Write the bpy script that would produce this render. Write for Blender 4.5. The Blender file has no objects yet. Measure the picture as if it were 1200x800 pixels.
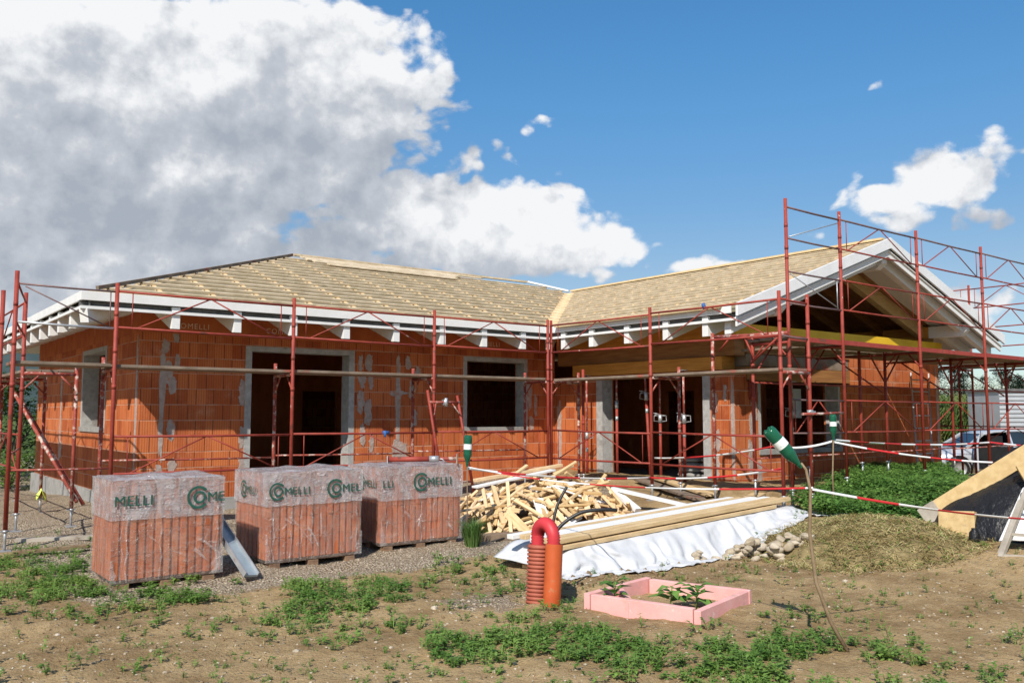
import bpy, bmesh, math, random
from mathutils import Vector, Matrix, noise
random.seed(7)
scn = bpy.context.scene
COL = scn.collection
R = math.radians

# ---------------------------------------------------------------- helpers
def lin(c):
    return tuple(((v/255)/12.92 if v/255 <= .04045 else (((v/255)+.055)/1.055)**2.4) for v in c) + (1,)

def ss(a, b, x):
    t = min(1, max(0, (x-a)/(b-a)))
    return t*t*(3-2*t)

def fbm(x, y, z=0., o=4):
    return noise.fractal(Vector((x, y, z)), 1.0, 2.0, o)

def base_h(x, y):
    h = .3*ss(8.3, 10.5, x) + .15*ss(11.2, 13, x)
    r = math.hypot(x, y)
    return h*(1-ss(20, 26, r)) - .25*ss(20, 26, r)

def gnd(x, y):
    r = math.hypot(x, y)
    k = 1-ss(14, 30, r)
    inside = 1 if (4.2 < x < 20.6 and 15.8 < y < 24.8) or (13.5 < x < 20.6 and 10.6 < y < 16) else 0
    h = base_h(x, y)
    if inside:
        return h-.35
    bank = .05*ss(8.0, 8.6, y)*ss(5.2, 6.2, x)*(1-ss(9, 10, x))
    hole = -.10*math.exp(-((x-5.62)**2+(y-6.35)**2)/.06)
    return h + k*(.045*fbm(x*.55, y*.55) + .022*fbm(x*2.3, y*2.3, 3.1) + .013*fbm(x*8, y*8, 7.7, 3)) + bank + hole

class MB:
    """collects shapes for ONE mesh object"""
    def __init__(s):
        s.v = []; s.f = []; s.m = []; s.sm = []
    def poly(s, pts, mi=0, sm=False):
        n = len(s.v); s.v += [tuple(p) for p in pts]
        s.f.append(tuple(range(n, n+len(pts)))); s.m.append(mi); s.sm.append(sm)
    def mesh(s, vs, fs, mi=0, sm=False):
        n = len(s.v); s.v += [tuple(p) for p in vs]
        for f in fs:
            s.f.append(tuple(n+i for i in f)); s.m.append(mi); s.sm.append(sm)
    def box(s, x0, x1, y0, y1, z0, z1, mi=0):
        vs = [(x, y, z) for z in (z0, z1) for y in (y0, y1) for x in (x0, x1)]
        s.mesh(vs, [(0,2,3,1),(4,5,7,6),(0,1,5,4),(2,6,7,3),(0,4,6,2),(1,3,7,5)], mi)
    def bar(s, p0, p1, w, h, up=(0,0,1), mi=0, ends=(0,0)):
        """beam from p0 to p1, width w across, height h along up"""
        p0 = Vector(p0); p1 = Vector(p1); a = (p1-p0).normalized(); u = Vector(up)
        sd = a.cross(u)
        if sd.length < 1e-4: sd = a.cross(Vector((1,0,0)))
        sd.normalize(); u = sd.cross(a).normalized()
        vs = []
        for p in (p0, p1):
            for i, j in ((-1,-1),(1,-1),(1,1),(-1,1)):
                vs.append(p + sd*(i*w/2) + u*(j*h/2))
        s.mesh(vs, [(0,1,2,3),(7,6,5,4),(0,4,5,1),(1,5,6,2),(2,6,7,3),(3,7,4,0)], mi)
    def tube(s, p0, p1, r, n=10, mi=0, r1=None, caps=True):
        s.path([p0, p1], r if r1 is None else [r, r1], n, mi, caps)
    def path(s, pts, r, n=10, mi=0, caps=True):
        pts = [Vector(p) for p in pts]; k = len(pts)
        rs = r if isinstance(r, (list, tuple)) else [r]*k
        base = len(s.v); prev = None
        for i, p in enumerate(pts):
            t = (pts[min(i+1, k-1)]-pts[max(i-1, 0)]).normalized()
            if prev is None:
                q = t.orthogonal().normalized()
            else:
                q = (prev - t*prev.dot(t)).normalized()
            prev = q; b = t.cross(q)
            for j in range(n):
                a = 2*math.pi*j/n
                s.v.append(tuple(p + (q*math.cos(a)+b*math.sin(a))*rs[i]))
        for i in range(k-1):
            for j in range(n):
                a = base+i*n+j; c = base+i*n+(j+1) % n
                s.f.append((a, c, c+n, a+n)); s.m.append(mi); s.sm.append(True)
        if caps:
            s.f.append(tuple(base+j for j in reversed(range(n)))); s.m.append(mi); s.sm.append(False)
            s.f.append(tuple(base+(k-1)*n+j for j in range(n))); s.m.append(mi); s.sm.append(False)
    def lathe(s, prof, c=(0,0,0), n=20, mi=0, M=None):
        """prof: list of (r, z); optional matrix"""
        base = len(s.v)
        for r, z in prof:
            for j in range(n):
                a = 2*math.pi*j/n
                p = Vector((r*math.cos(a), r*math.sin(a), z))
                if M: p = M @ p
                s.v.append(tuple(p+Vector(c)))
        for i in range(len(prof)-1):
            for j in range(n):
                a = base+i*n+j; d = base+i*n+(j+1) % n
                s.f.append((a, d, d+n, a+n)); s.m.append(mi); s.sm.append(True)
    def prism(s, pts, ext, mi=0):
        """polygon pts (3d, planar) extruded by vector ext"""
        n = len(pts); ext = Vector(ext); a = [Vector(p) for p in pts]; b = [p+ext for p in a]
        fs = [tuple(range(n)), tuple(reversed(range(n, 2*n)))]
        for i in range(n):
            j = (i+1) % n; fs.append((i, i+n, j+n, j))
        s.mesh(a+b, fs, mi)
    def build(s, name, mats, parent=None, weld=False, bevel=0, local=False):
        me = bpy.data.meshes.new(name); me.from_pydata(s.v, [], s.f)
        if not isinstance(mats, (list, tuple)): mats = [mats]
        for m in mats: me.materials.append(m)
        me.polygons.foreach_set('material_index', s.m)
        me.polygons.foreach_set('use_smooth', s.sm)
        bm = bmesh.new(); bm.from_mesh(me)
        if weld: bmesh.ops.remove_doubles(bm, verts=bm.verts, dist=1e-5)
        bmesh.ops.recalc_face_normals(bm, faces=bm.faces)
        bm.to_mesh(me); bm.free(); me.update()
        o = bpy.data.objects.new(name, me); COL.objects.link(o)
        if bevel:
            b = o.modifiers.new('edge', 'BEVEL'); b.width = bevel; b.segments = 2; b.limit_method = 'ANGLE'
        if parent is not None:
            o.parent = parent
            if not local and parent.parent is None:
                o.location = -parent.location
        return o

def tag(o, label=None, cat=None, group=None, kind=None):
    if label: o['label'] = label
    if cat: o['category'] = cat
    if group: o['group'] = group
    if kind: o['kind'] = kind
    return o

def thing(name, label, cat, loc=(0,0,0), group=None):
    o = bpy.data.objects.new(name, None); o.location = loc; o.empty_display_size = .1
    COL.objects.link(o)
    return tag(o, label, cat, group)

def dup(root, loc, rot=None, label=None, scale=None):
    r = root.copy(); COL.objects.link(r); r.location = loc
    if rot is not None: r.rotation_euler = rot
    if scale is not None: r.scale = scale
    if label: r['label'] = label
    for ch in list(root.children):
        c = ch.copy(); COL.objects.link(c); c.parent = r
        for g in list(ch.children):
            d = g.copy(); COL.objects.link(d); d.parent = c
    return r

# ---------------------------------------------------------------- materials
class NT:
    def __init__(s, tree): s.t = tree; s.n = tree.nodes; s.l = tree.links
    def add(s, typ, **kw):
        nd = s.n.new(typ)
        for k, v in kw.items(): setattr(nd, k, v)
        return nd
    def put(s, sock, val):
        if hasattr(val, 'is_output'): s.l.new(val, sock)
        else: sock.default_value = val
    def math(s, op, a, b=0., c=None, clamp=False):
        nd = s.add('ShaderNodeMath', operation=op, use_clamp=clamp)
        s.put(nd.inputs[0], a); s.put(nd.inputs[1], b)
        if c is not None: s.put(nd.inputs[2], c)
        return nd.outputs[0]
    def vmath(s, op, a, b=(0,0,0)):
        nd = s.add('ShaderNodeVectorMath', operation=op)
        s.put(nd.inputs[0], a); s.put(nd.inputs[1], b)
        return nd.outputs['Value'] if op in ('DOT_PRODUCT', 'LENGTH') else nd.outputs[0]
    def noise(s, vec, scale, detail=5, rough=.55, dist=0., out=0):
        nd = s.add('ShaderNodeTexNoise'); s.put(nd.inputs['Vector'], vec)
        nd.inputs['Scale'].default_value = scale; nd.inputs['Detail'].default_value = detail
        nd.inputs['Roughness'].default_value = rough; nd.inputs['Distortion'].default_value = dist
        return nd.outputs[out]
    def step(s, x, a, b):
        nd = s.add('ShaderNodeMapRange', interpolation_type='SMOOTHSTEP')
        s.put(nd.inputs['Value'], x); nd.inputs['From Min'].default_value = a; nd.inputs['From Max'].default_value = b
        return nd.outputs[0]
    def mix(s, f, a, b, blend='MIX'):
        nd = s.add('ShaderNodeMix', data_type='RGBA', blend_type=blend)
        s.put(nd.inputs[0], f); s.put(nd.inputs[6], a); s.put(nd.inputs[7], b)
        return nd.outputs[2]
    def bump(s, h, strength=.3, dist=.02):
        nd = s.add('ShaderNodeBump'); s.put(nd.inputs['Height'], h)
        nd.inputs['Strength'].default_value = strength; nd.inputs['Distance'].default_value = dist
        return nd.outputs[0]
    def scale3(s, v, sc):
        return s.vmath('MULTIPLY', v, sc)

def newmat(name):
    m = bpy.data.materials.new(name); m.use_nodes = True
    t = NT(m.node_tree)
    return m, t, t.n['Principled BSDF']

def generic(name, c1, c2, scale=8, rough=.7, bump=.2, bscale=40, bdist=.01, metal=0., spots=None, spots2=None,
            stretch=(1,1,1), rand=0., spec=.3, detail=6):
    """two-tone noise colour, optional spots (colour, scale, threshold, softness), bump, per-object variation"""
    m, t, P = newmat(name)
    co = t.add('ShaderNodeTexCoord').outputs['Object']
    v = t.scale3(co, stretch)
    n = t.noise(v, scale, detail, .6)
    col = t.mix(t.step(n, .3, .7), c1, c2)
    for sp in (spots, spots2):
        if sp:
            k = t.step(t.noise(t.vmath('ADD', v, (3.3, 1.7, 9.1)), sp[1], 5, .65), sp[2], sp[2]+sp[3])
            col = t.mix(k, col, sp[0])
    if rand:
        oi = t.add('ShaderNodeObjectInfo').outputs['Random']
        f = t.math('MULTIPLY_ADD', oi, rand*2, 1-rand)
        hv = t.add('ShaderNodeHueSaturation'); t.put(hv.inputs['Color'], col); t.put(hv.inputs['Value'], f)
        t.put(hv.inputs['Saturation'], t.math('MULTIPLY_ADD', oi, -.25, 1.1))
        col = hv.outputs[0]
    t.l.new(col, P.inputs['Base Color'])
    P.inputs['Roughness'].default_value = rough; P.inputs['Metallic'].default_value = metal
    P.inputs['Specular IOR Level'].default_value = spec
    if bump:
        t.l.new(t.bump(t.noise(v, bscale, 4, .6), bump, bdist), P.inputs['Normal'])
    return m

M = {}
M['concrete'] = generic('concrete', (.27,.26,.24,1), (.36,.35,.33,1), 6, .9, .3, 60, spots=((.2,.19,.18,1), 3, .58, .12))
M['cement'] = generic('cement', (.33,.32,.30,1), (.45,.44,.42,1), 10, .9, .4, 50, spots=((.27,.25,.23,1), 4, .56, .12))
M['mortar'] = generic('mortar_smear', (.34,.26,.22,1), (.46,.38,.34,1), 9, .9, .8, 30, .015, spots=((.45,.20,.12,1), 7, .58, .08))
M['dark_slab'] = generic('dark_slab', (.10,.10,.10,1), (.17,.165,.16,1), 5, .9, .3, 50)
M['white_wood'] = generic('white_wood', (.74,.73,.70,1), (.80,.79,.77,1), 4, .55, .06, 60)
M['barge'] = generic('white_barge', (.72,.72,.72,1), (.80,.80,.80,1), 3, .5, .05, 60)
M['batten'] = generic('batten_wood', (.54,.415,.26,1), (.76,.61,.42,1), 3.5, .75, .2, 40, spots=((.42,.34,.20,1), 2.2, .58, .12))
M['counter'] = generic('counter_batten_wood', (.70,.50,.26,1), (.80,.62,.36,1), 5, .75, .2, 40)
M['ridge_dark'] = generic('ridge_dark_wood', (.17,.12,.08,1), (.25,.18,.12,1), 5, .8, .2, 40)
M['membrane'] = generic('membrane', (.17,.145,.09,1), (.26,.22,.135,1), 2.5, .8, .15, 12)
M['offcut'] = generic('offcut_wood', (.60,.39,.19,1), (.78,.56,.31,1), 5, .75, .25, 30, stretch=(1,6,6), rand=.22)
M['offcut_white'] = generic('painted_offcut_wood', (.72,.71,.68,1), (.80,.79,.77,1), 5, .6, .1, 30)
M['plank_new'] = generic('new_plank_wood', (.52,.36,.18,1), (.68,.50,.28,1), 3, .75, .25, 30, stretch=(1,5,5))
M['glulam'] = generic('glulam', (.50,.21,.035,1), (.64,.30,.06,1), 3, .65, .15, 30, stretch=(.6,.6,6))
M['glulam_dark'] = generic('brown_beam_wood', (.25,.11,.04,1), (.36,.17,.06,1), 3, .7, .15, 30, stretch=(.6,.6,6))
M['yellow'] = generic('yellow_formwork', (.70,.42,.02,1), (.78,.50,.03,1), 2, .55, .1, 30, spots=((.50,.28,.03,1), 2.5, .6, .1))
M['beam_yellow'] = generic('pale_beam_wood', (.50,.345,.155,1), (.63,.46,.23,1), 3, .7, .2, 30, stretch=(1,4,4), spots=((.36,.30,.22,1), 2., .62, .1))
M['grey_wood'] = generic('weathered_wood', (.30,.26,.21,1), (.45,.40,.33,1), 4, .85, .3, 40, spots=((.2,.15,.11,1), 3, .58, .1))
M['deck_wood'] = generic('deck_wood', (.17,.125,.09,1), (.28,.215,.16,1), 3, .85, .3, 40, spots=((.36,.10,.07,1), 2.2, .58, .1))
M['red_tube'] = generic('red_tube', (.25,.036,.024,1), (.34,.058,.038,1), 6, .55, .15, 60,
                        spots=((.55,.42,.36,1), 7, .66, .05), spots2=((.15,.045,.03,1), 5, .60, .08))
M['worn_tube'] = generic('worn_tube', (.26,.045,.032,1), (.36,.08,.055,1), 6, .6, .15, 60,
                        spots=((.55,.44,.38,1), 9, .50, .12), spots2=((.16,.05,.03,1), 5, .60, .08))
M['deck_steel'] = generic('red_steel', (.30,.04,.03,1), (.38,.06,.045,1), 5, .55, .1, 50, spots=((.2,.06,.04,1), 4, .58, .08))
M['galv'] = generic('galvanised', (.42,.43,.44,1), (.56,.57,.58,1), 9, .45, .1, 60, metal=.6, spots=((.35,.30,.26,1), 6, .62, .08))
M['galv_rail'] = generic('dark_rail', (.16,.10,.10,1), (.24,.15,.14,1), 6, .5, .1, 60, metal=.2)
M['orange_pvc'] = generic('orange_pvc', (.44,.075,.016,1), (.54,.105,.026,1), 4, .45, .04, 30, spec=.45, spots=((.42,.20,.10,1), 7, .60, .12))
M['brown_pvc'] = generic('brown_corrugated', (.32,.085,.05,1), (.40,.11,.065,1), 6, .6, .05, 30)
M['red_pvc'] = generic('red_corrugated', (.52,.035,.045,1), (.58,.05,.06,1), 6, .5, .05, 30, spec=.4)
M['cable'] = generic('black_cable', (.012,.012,.013,1), (.02,.02,.021,1), 6, .45, .05, 30, spec=.5)
M['pink'] = generic('pink_foam', (.74,.36,.33,1), (.80,.43,.39,1), 5, .85, .2, 50, spots=((.50,.34,.25,1), 3, .56, .15), spots2=((.80,.55,.50,1), 9, .6, .1))
M['pallet_wood'] = generic('pallet_wood', (.22,.13,.08,1), (.32,.20,.12,1), 6, .85, .25, 40)
M['stone'] = generic('stone', (.36,.29,.20,1), (.50,.42,.31,1), 8, .9, .35, 25, rand=.15)
M['pebble'] = generic('pebble', (.32,.26,.18,1), (.56,.48,.37,1), 14, .9, .2, 60)
M['bark'] = generic('bark', (.10,.075,.055,1), (.17,.13,.09,1), 8, .95, .5, 20)
M['stick'] = generic('stick', (.20,.135,.075,1), (.30,.215,.13,1), 10, .9, .4, 40)
M['black_sheet'] = generic('black_sheet', (.008,.008,.009,1), (.014,.014,.016,1), 4, .45, .8, 7, .05, spec=.35)
M['white_tarp'] = generic('white_tarp', (.54,.545,.555,1), (.62,.62,.625,1), 3, .55, .25, 5, .03, spots=((.52,.58,.63,1), 5., .64, .1))
M['white_sheet'] = generic('white_sheet', (.78,.78,.77,1), (.80,.80,.80,1), 3, .6, .15, 8)
M['ink'] = generic('dark_print', (.06,.06,.07,1), (.08,.08,.09,1), 6, .7, .05, 30)
M['logo_green'] = generic('green_print', (.018,.085,.062,1), (.026,.11,.08,1), 14, .55, .05, 30, spec=.4)
M['wall_print'] = generic('pale_print', (.62,.45,.36,1), (.80,.68,.6,1), 30, .85, .05, 30)
M['tape_red'] = generic('tape_red', (.62,.03,.035,1), (.68,.04,.045,1), 6, .5, .05, 30)
M['tape_white'] = generic('tape_white', (.80,.80,.79,1), (.82,.82,.81,1), 6, .5, .05, 30)
M['bottle'] = None
M['label_white'] = generic('bottle_label', (.74,.76,.74,1), (.80,.80,.78,1), 20, .5, .05, 30, spots=((.35,.42,.40,1), 22, .62, .04))
M['tyre'] = generic('tyre', (.015,.015,.015,1), (.03,.03,.03,1), 8, .85, .2, 30)
M['car_dark'] = generic('car_interior', (.008,.008,.009,1), (.014,.014,.014,1), 8, .8, .1, 30)
M['car_silver'] = generic('car_paint', (.52,.54,.57,1), (.56,.58,.61,1), 1, .28, 0, 30, metal=.35, spec=.5)
M['clad_grey'] = generic('cabin_sheet', (.40,.42,.44,1), (.45,.47,.49,1), 2, .5, .03, 30, metal=.1)
M['blue_tie'] = generic('blue_strap', (.03,.10,.30,1), (.05,.14,.38,1), 6, .6, .05, 30)
M['hivis'] = generic('yellow_cloth', (.62,.72,.10,1), (.70,.78,.2,1), 6, .8, .1, 30)

def leafmat(name, c1, c2, scale=3.0, rough=.55):
    m, t, P = newmat(name)
    co = t.add('ShaderNodeTexCoord').outputs['Object']
    n = t.noise(co, scale, 4, .6); n2 = t.noise(co, scale*14, 2, .5)
    col = t.mix(t.step(n, .35, .65), c1, c2)
    hv = t.add('ShaderNodeHueSaturation'); t.put(hv.inputs['Color'], col)
    t.put(hv.inputs['Value'], t.math('MULTIPLY_ADD', n2, 1.0, .5))
    t.l.new(hv.outputs[0], P.inputs['Base Color'])
    P.inputs['Roughness'].default_value = rough
    P.inputs['Specular IOR Level'].default_value = .25
    tr = t.add('ShaderNodeBsdfTranslucent'); t.l.new(hv.outputs[0], tr.inputs['Color'])
    mx = t.add('ShaderNodeMixShader'); mx.inputs[0].default_value = .3
    t.l.new(P.outputs[0], mx.inputs[1]); t.l.new(tr.outputs[0], mx.inputs[2])
    t.l.new(mx.outputs[0], t.n['Material Output'].inputs['Surface'])
    return m
M['weed'] = leafmat('weed_leaf', (.10,.21,.035,1), (.21,.33,.07,1), 2.0)
M['nettle'] = leafmat('thicket_leaf', (.09,.21,.04,1), (.19,.34,.075,1), 1.6)
M['grass'] = leafmat('grass_blade', (.09,.18,.04,1), (.16,.26,.07,1), 6.0)
M['corn'] = leafmat('corn_leaf', (.07,.14,.03,1), (.20,.22,.07,1), 1.2)
M['pine'] = leafmat('conifer_needle', (.018,.04,.018,1), (.04,.075,.03,1), .6)
M['straw'] = leafmat('straw_blade', (.30,.23,.085,1), (.60,.50,.25,1), 4.0, .8)
M['shrub'] = leafmat('shrub_leaf', (.03,.075,.015,1), (.07,.13,.03,1), 2.0)

def mk_bottle():
    m, t, P = newmat('green_bottle_plastic')
    co = t.add('ShaderNodeTexCoord').outputs['Object']
    col = t.mix(t.noise(co, 9, 3, .5), (.012,.10,.055,1), (.03,.20,.11,1))
    t.l.new(col, P.inputs['Base Color'])
    P.inputs['Roughness'].default_value = .12; P.inputs['Transmission Weight'].default_value = .35
    P.inputs['IOR'].default_value = 1.3
    t.l.new(t.bump(t.noise(co, 30, 2, .5), .2, .01), P.inputs['Normal'])
    return m
M['bottle'] = mk_bottle()

def mk_glass():
    m, t, P = newmat('dark_glass')
    co = t.add('ShaderNodeTexCoord').outputs['Object']
    t.l.new(t.mix(t.noise(co, 2, 2), (.012,.016,.018,1), (.03,.04,.045,1)), P.inputs['Base Color'])
    P.inputs['Roughness'].default_value = .06; P.inputs['Specular IOR Level'].default_value = .8
    return m
M['glass'] = mk_glass()

def mk_block(name, plain=False):
    """terracotta hollow blocks: courses, grooves, pale bed joints, per-block tone"""
    m, t, P = newmat(name)
    g = t.add('ShaderNodeNewGeometry')
    sp = t.add('ShaderNodeSeparateXYZ'); t.l.new(g.outputs['Position'], sp.inputs[0])
    sn = t.add('ShaderNodeSeparateXYZ'); t.l.new(g.outputs['True Normal'], sn.inputs[0])
    isx = t.math('GREATER_THAN', t.math('ABSOLUTE', sn.outputs[0]), .5)
    u = t.math('ADD', t.math('MULTIPLY', sp.outputs[1], isx), t.math('MULTIPLY', sp.outputs[0], t.math('SUBTRACT', 1., isx)))
    wob = t.math('MULTIPLY_ADD', t.noise(g.outputs['Position'], 1.2, 3), .016, -.008)
    z = t.math('ADD', sp.outputs[2], wob)
    cv = t.add('ShaderNodeCombineXYZ'); t.l.new(u, cv.inputs[0])
    t.l.new(t.math('SUBTRACT', z, .232), cv.inputs[1])
    br = t.add('ShaderNodeTexBrick'); t.l.new(cv.outputs[0], br.inputs['Vector'])
    br.offset = .45; br.inputs['Scale'].default_value = 1
    br.inputs['Brick Width'].default_value = .31; br.inputs['Row Height'].default_value = .272
    br.inputs['Mortar Size'].default_value = .0; br.inputs['Bias'].default_value = 0
    br.inputs['Color1'].default_value = (.38,.085,.026,1); br.inputs['Color2'].default_value = (.62,.185,.062,1)
    col = br.outputs['Color']
    n = t.noise(g.outputs['Position'], 3.5, 6, .65)
    col = t.mix(t.math('MULTIPLY', t.step(n, .45, .75), .5), col, (.62,.21,.085,1))
    n3 = t.noise(t.scale3(g.outputs['Position'], (1,1,.35)), 1.1, 5, .6)
    col = t.mix(t.math('MULTIPLY', t.step(n3, .52, .72), .5), col, (.33,.075,.03,1))
    dust = t.step(t.noise(t.vmath('ADD', g.outputs['Position'], (5.1,2.2,7.3)), 1.7, 7, .7), .54, .72)
    col = t.mix(t.math('MULTIPLY', dust, .38), col, (.62,.36,.25,1))
    # grooves
    gr = t.math('SINE', t.math('MULTIPLY', u, 2*math.pi/.042))
    grs = t.step(gr, .25, .95)
    col = t.mix(t.math('MULTIPLY', grs, .38), col, (.22,.05,.02,1))
    # joints: bed joints pale, head joints dark and thin
    zr = t.math('ABSOLUTE', t.math('SUBTRACT', t.math('FRACT', t.math('DIVIDE', t.math('SUBTRACT', z, .232), .272)), .5))
    bed = t.step(zr, .462, .480)
    row = t.math('FLOOR', t.math('DIVIDE', t.math('SUBTRACT', z, .232), .272))
    off = t.math('MULTIPLY', t.math('MODULO', row, 2.), .45)
    uu = t.math('SUBTRACT', t.math('FRACT', t.math('ADD', t.math('DIVIDE', u, .31), off)), .5)
    head = t.step(t.math('ABSOLUTE', uu), .468, .488)
    if not plain:
        jn = t.noise(g.outputs['Position'], 2.3, 5, .7)
        col = t.mix(t.math('MULTIPLY', head, .9), col, (.14,.04,.02,1))
        col = t.mix(t.math('MULTIPLY', bed, t.math('MULTIPLY_ADD', t.step(jn, .30, .60), .65, .15)), col, (.52,.34,.25,1))
    t.l.new(col, P.inputs['Base Color'])
    P.inputs['Roughness'].default_value = .88; P.inputs['Specular IOR Level'].default_value = .2
    h = t.math('SUBTRACT', t.math('MULTIPLY', t.noise(g.outputs['Position'], 45, 4), .5), t.math('ADD', t.math('MULTIPLY', grs, .35), t.math('MULTIPLY', t.math('MAXIMUM', bed, head), .8)))
    t.l.new(t.bump(h, .5, .012), P.inputs['Normal'])
    return m
M['block'] = mk_block('clay_block')
M['block_plain'] = generic('clay_lintel_block', (.40,.10,.035,1), (.52,.15,.05,1), 3, .88, .15, 45, stretch=(1,1,.5), spots=((.58,.22,.10,1), 2.5, .62, .12))

def mk_packbrick():
    m, t, P = newmat('packed_brick')
    co = t.add('ShaderNodeTexCoord').outputs['Object']
    n = t.noise(t.scale3(co, (1,1,.12)), 12, 3, .6)
    col = t.mix(t.step(n, .3, .7), (.30,.075,.028,1), (.54,.155,.055,1))
    col = t.mix(t.math('MULTIPLY', t.step(t.noise(co, 3, 4), .5, .7), .5), col, (.64,.27,.14,1))
    t.l.new(col, P.inputs['Base Color']); P.inputs['Roughness'].default_value = .85
    t.l.new(t.bump(t.noise(co, 50, 3), .3, .008), P.inputs['Normal'])
    return m
M['packbrick'] = mk_packbrick()

def mk_film(name, lo, hi, tint, wr=.35):
    m, t, P = newmat(name)
    co = t.add('ShaderNodeTexCoord').outputs['Object']
    v = t.scale3(co, (1.2, 1.2, .7))
    n = t.noise(v, 5, 7, .7, 1.2)
    cre = t.step(t.math('ABSOLUTE', t.math('SUBTRACT', t.noise(t.scale3(co, (1, 1, 3.2)), 4.5, 4, .6, .8), .5)), .035, .0)
    fine = t.noise(t.scale3(co, (3, 3, 30)), 6, 3, .6)
    fac = t.math('MULTIPLY_ADD', t.step(n, .3, .75), hi-lo, lo)
    fac = t.math('ADD', fac, t.math('MULTIPLY', cre, wr*.6))
    fac = t.math('ADD', fac, t.math('MULTIPLY', t.math('SUBTRACT', fine, .5), .35), clamp=True)
    P.inputs['Base Color'].default_value = tint
    P.inputs['Roughness'].default_value = .16; P.inputs['Specular IOR Level'].default_value = .9
    t.l.new(t.bump(t.math('ADD', n, t.math('MULTIPLY', cre, .6)), .6, .04), P.inputs['Normal'])
    tr = t.add('ShaderNodeBsdfTransparent')
    mx = t.add('ShaderNodeMixShader'); t.l.new(fac, mx.inputs[0])
    t.l.new(tr.outputs[0], mx.inputs[1]); t.l.new(P.outputs[0], mx.inputs[2])
    t.l.new(mx.outputs[0], t.n['Material Output'].inputs['Surface'])
    return m
M['film'] = mk_film('stretch_film', .06, .28, (.66,.56,.50,1))
M['film_band'] = mk_film('printed_film_band', .20, .60, (.68,.65,.66,1), .4)
M['film_top'] = mk_film('top_film', .5, .8, (.46,.44,.44,1), .3)

M['film_crease'] = mk_film('film_crease', .12, .42, (.72,.68,.66,1), .3)

def mk_soffit():
    """boards: painted white out in the overhang, bare wood inside the walls"""
    m, t, P = newmat('roof_boarding')
    g = t.add('ShaderNodeNewGeometry'); sp = t.add('ShaderNodeSeparateXYZ'); t.l.new(g.outputs['Position'], sp.inputs[0])
    X, Y = sp.outputs[0], sp.outputs[1]
    def inside(x0, x1, y0, y1):
        a = t.math('MULTIPLY', t.math('GREATER_THAN', X, x0), t.math('LESS_THAN', X, x1))
        b = t.math('MULTIPLY', t.math('GREATER_THAN', Y, y0), t.math('LESS_THAN', Y, y1))
        return t.math('MULTIPLY', a, b)
    k = t.math('MAXIMUM', inside(4.05, 20.85, 15.6, 25.0), inside(13.25, 20.85, 10.42, 16))
    n = t.noise(t.scale3(g.outputs['Position'], (.5, 5, 5)), 3, 5, .6)
    wood = t.mix(t.step(n, .3, .7), (.26,.12,.05,1), (.40,.21,.09,1))
    white = t.mix(n, (.74,.72,.67,1), (.80,.79,.76,1))
    t.l.new(t.mix(k, white, wood), P.inputs['Base Color']); P.inputs['Roughness'].default_value = .6
    bl = t.math('FRACT', t.math('MULTIPLY', t.math('ADD', X, Y), 6.))
    t.l.new(t.bump(t.step(bl, .0, .06), .15, .01), P.inputs['Normal'])
    return m
M['soffit'] = mk_soffit()

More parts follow.
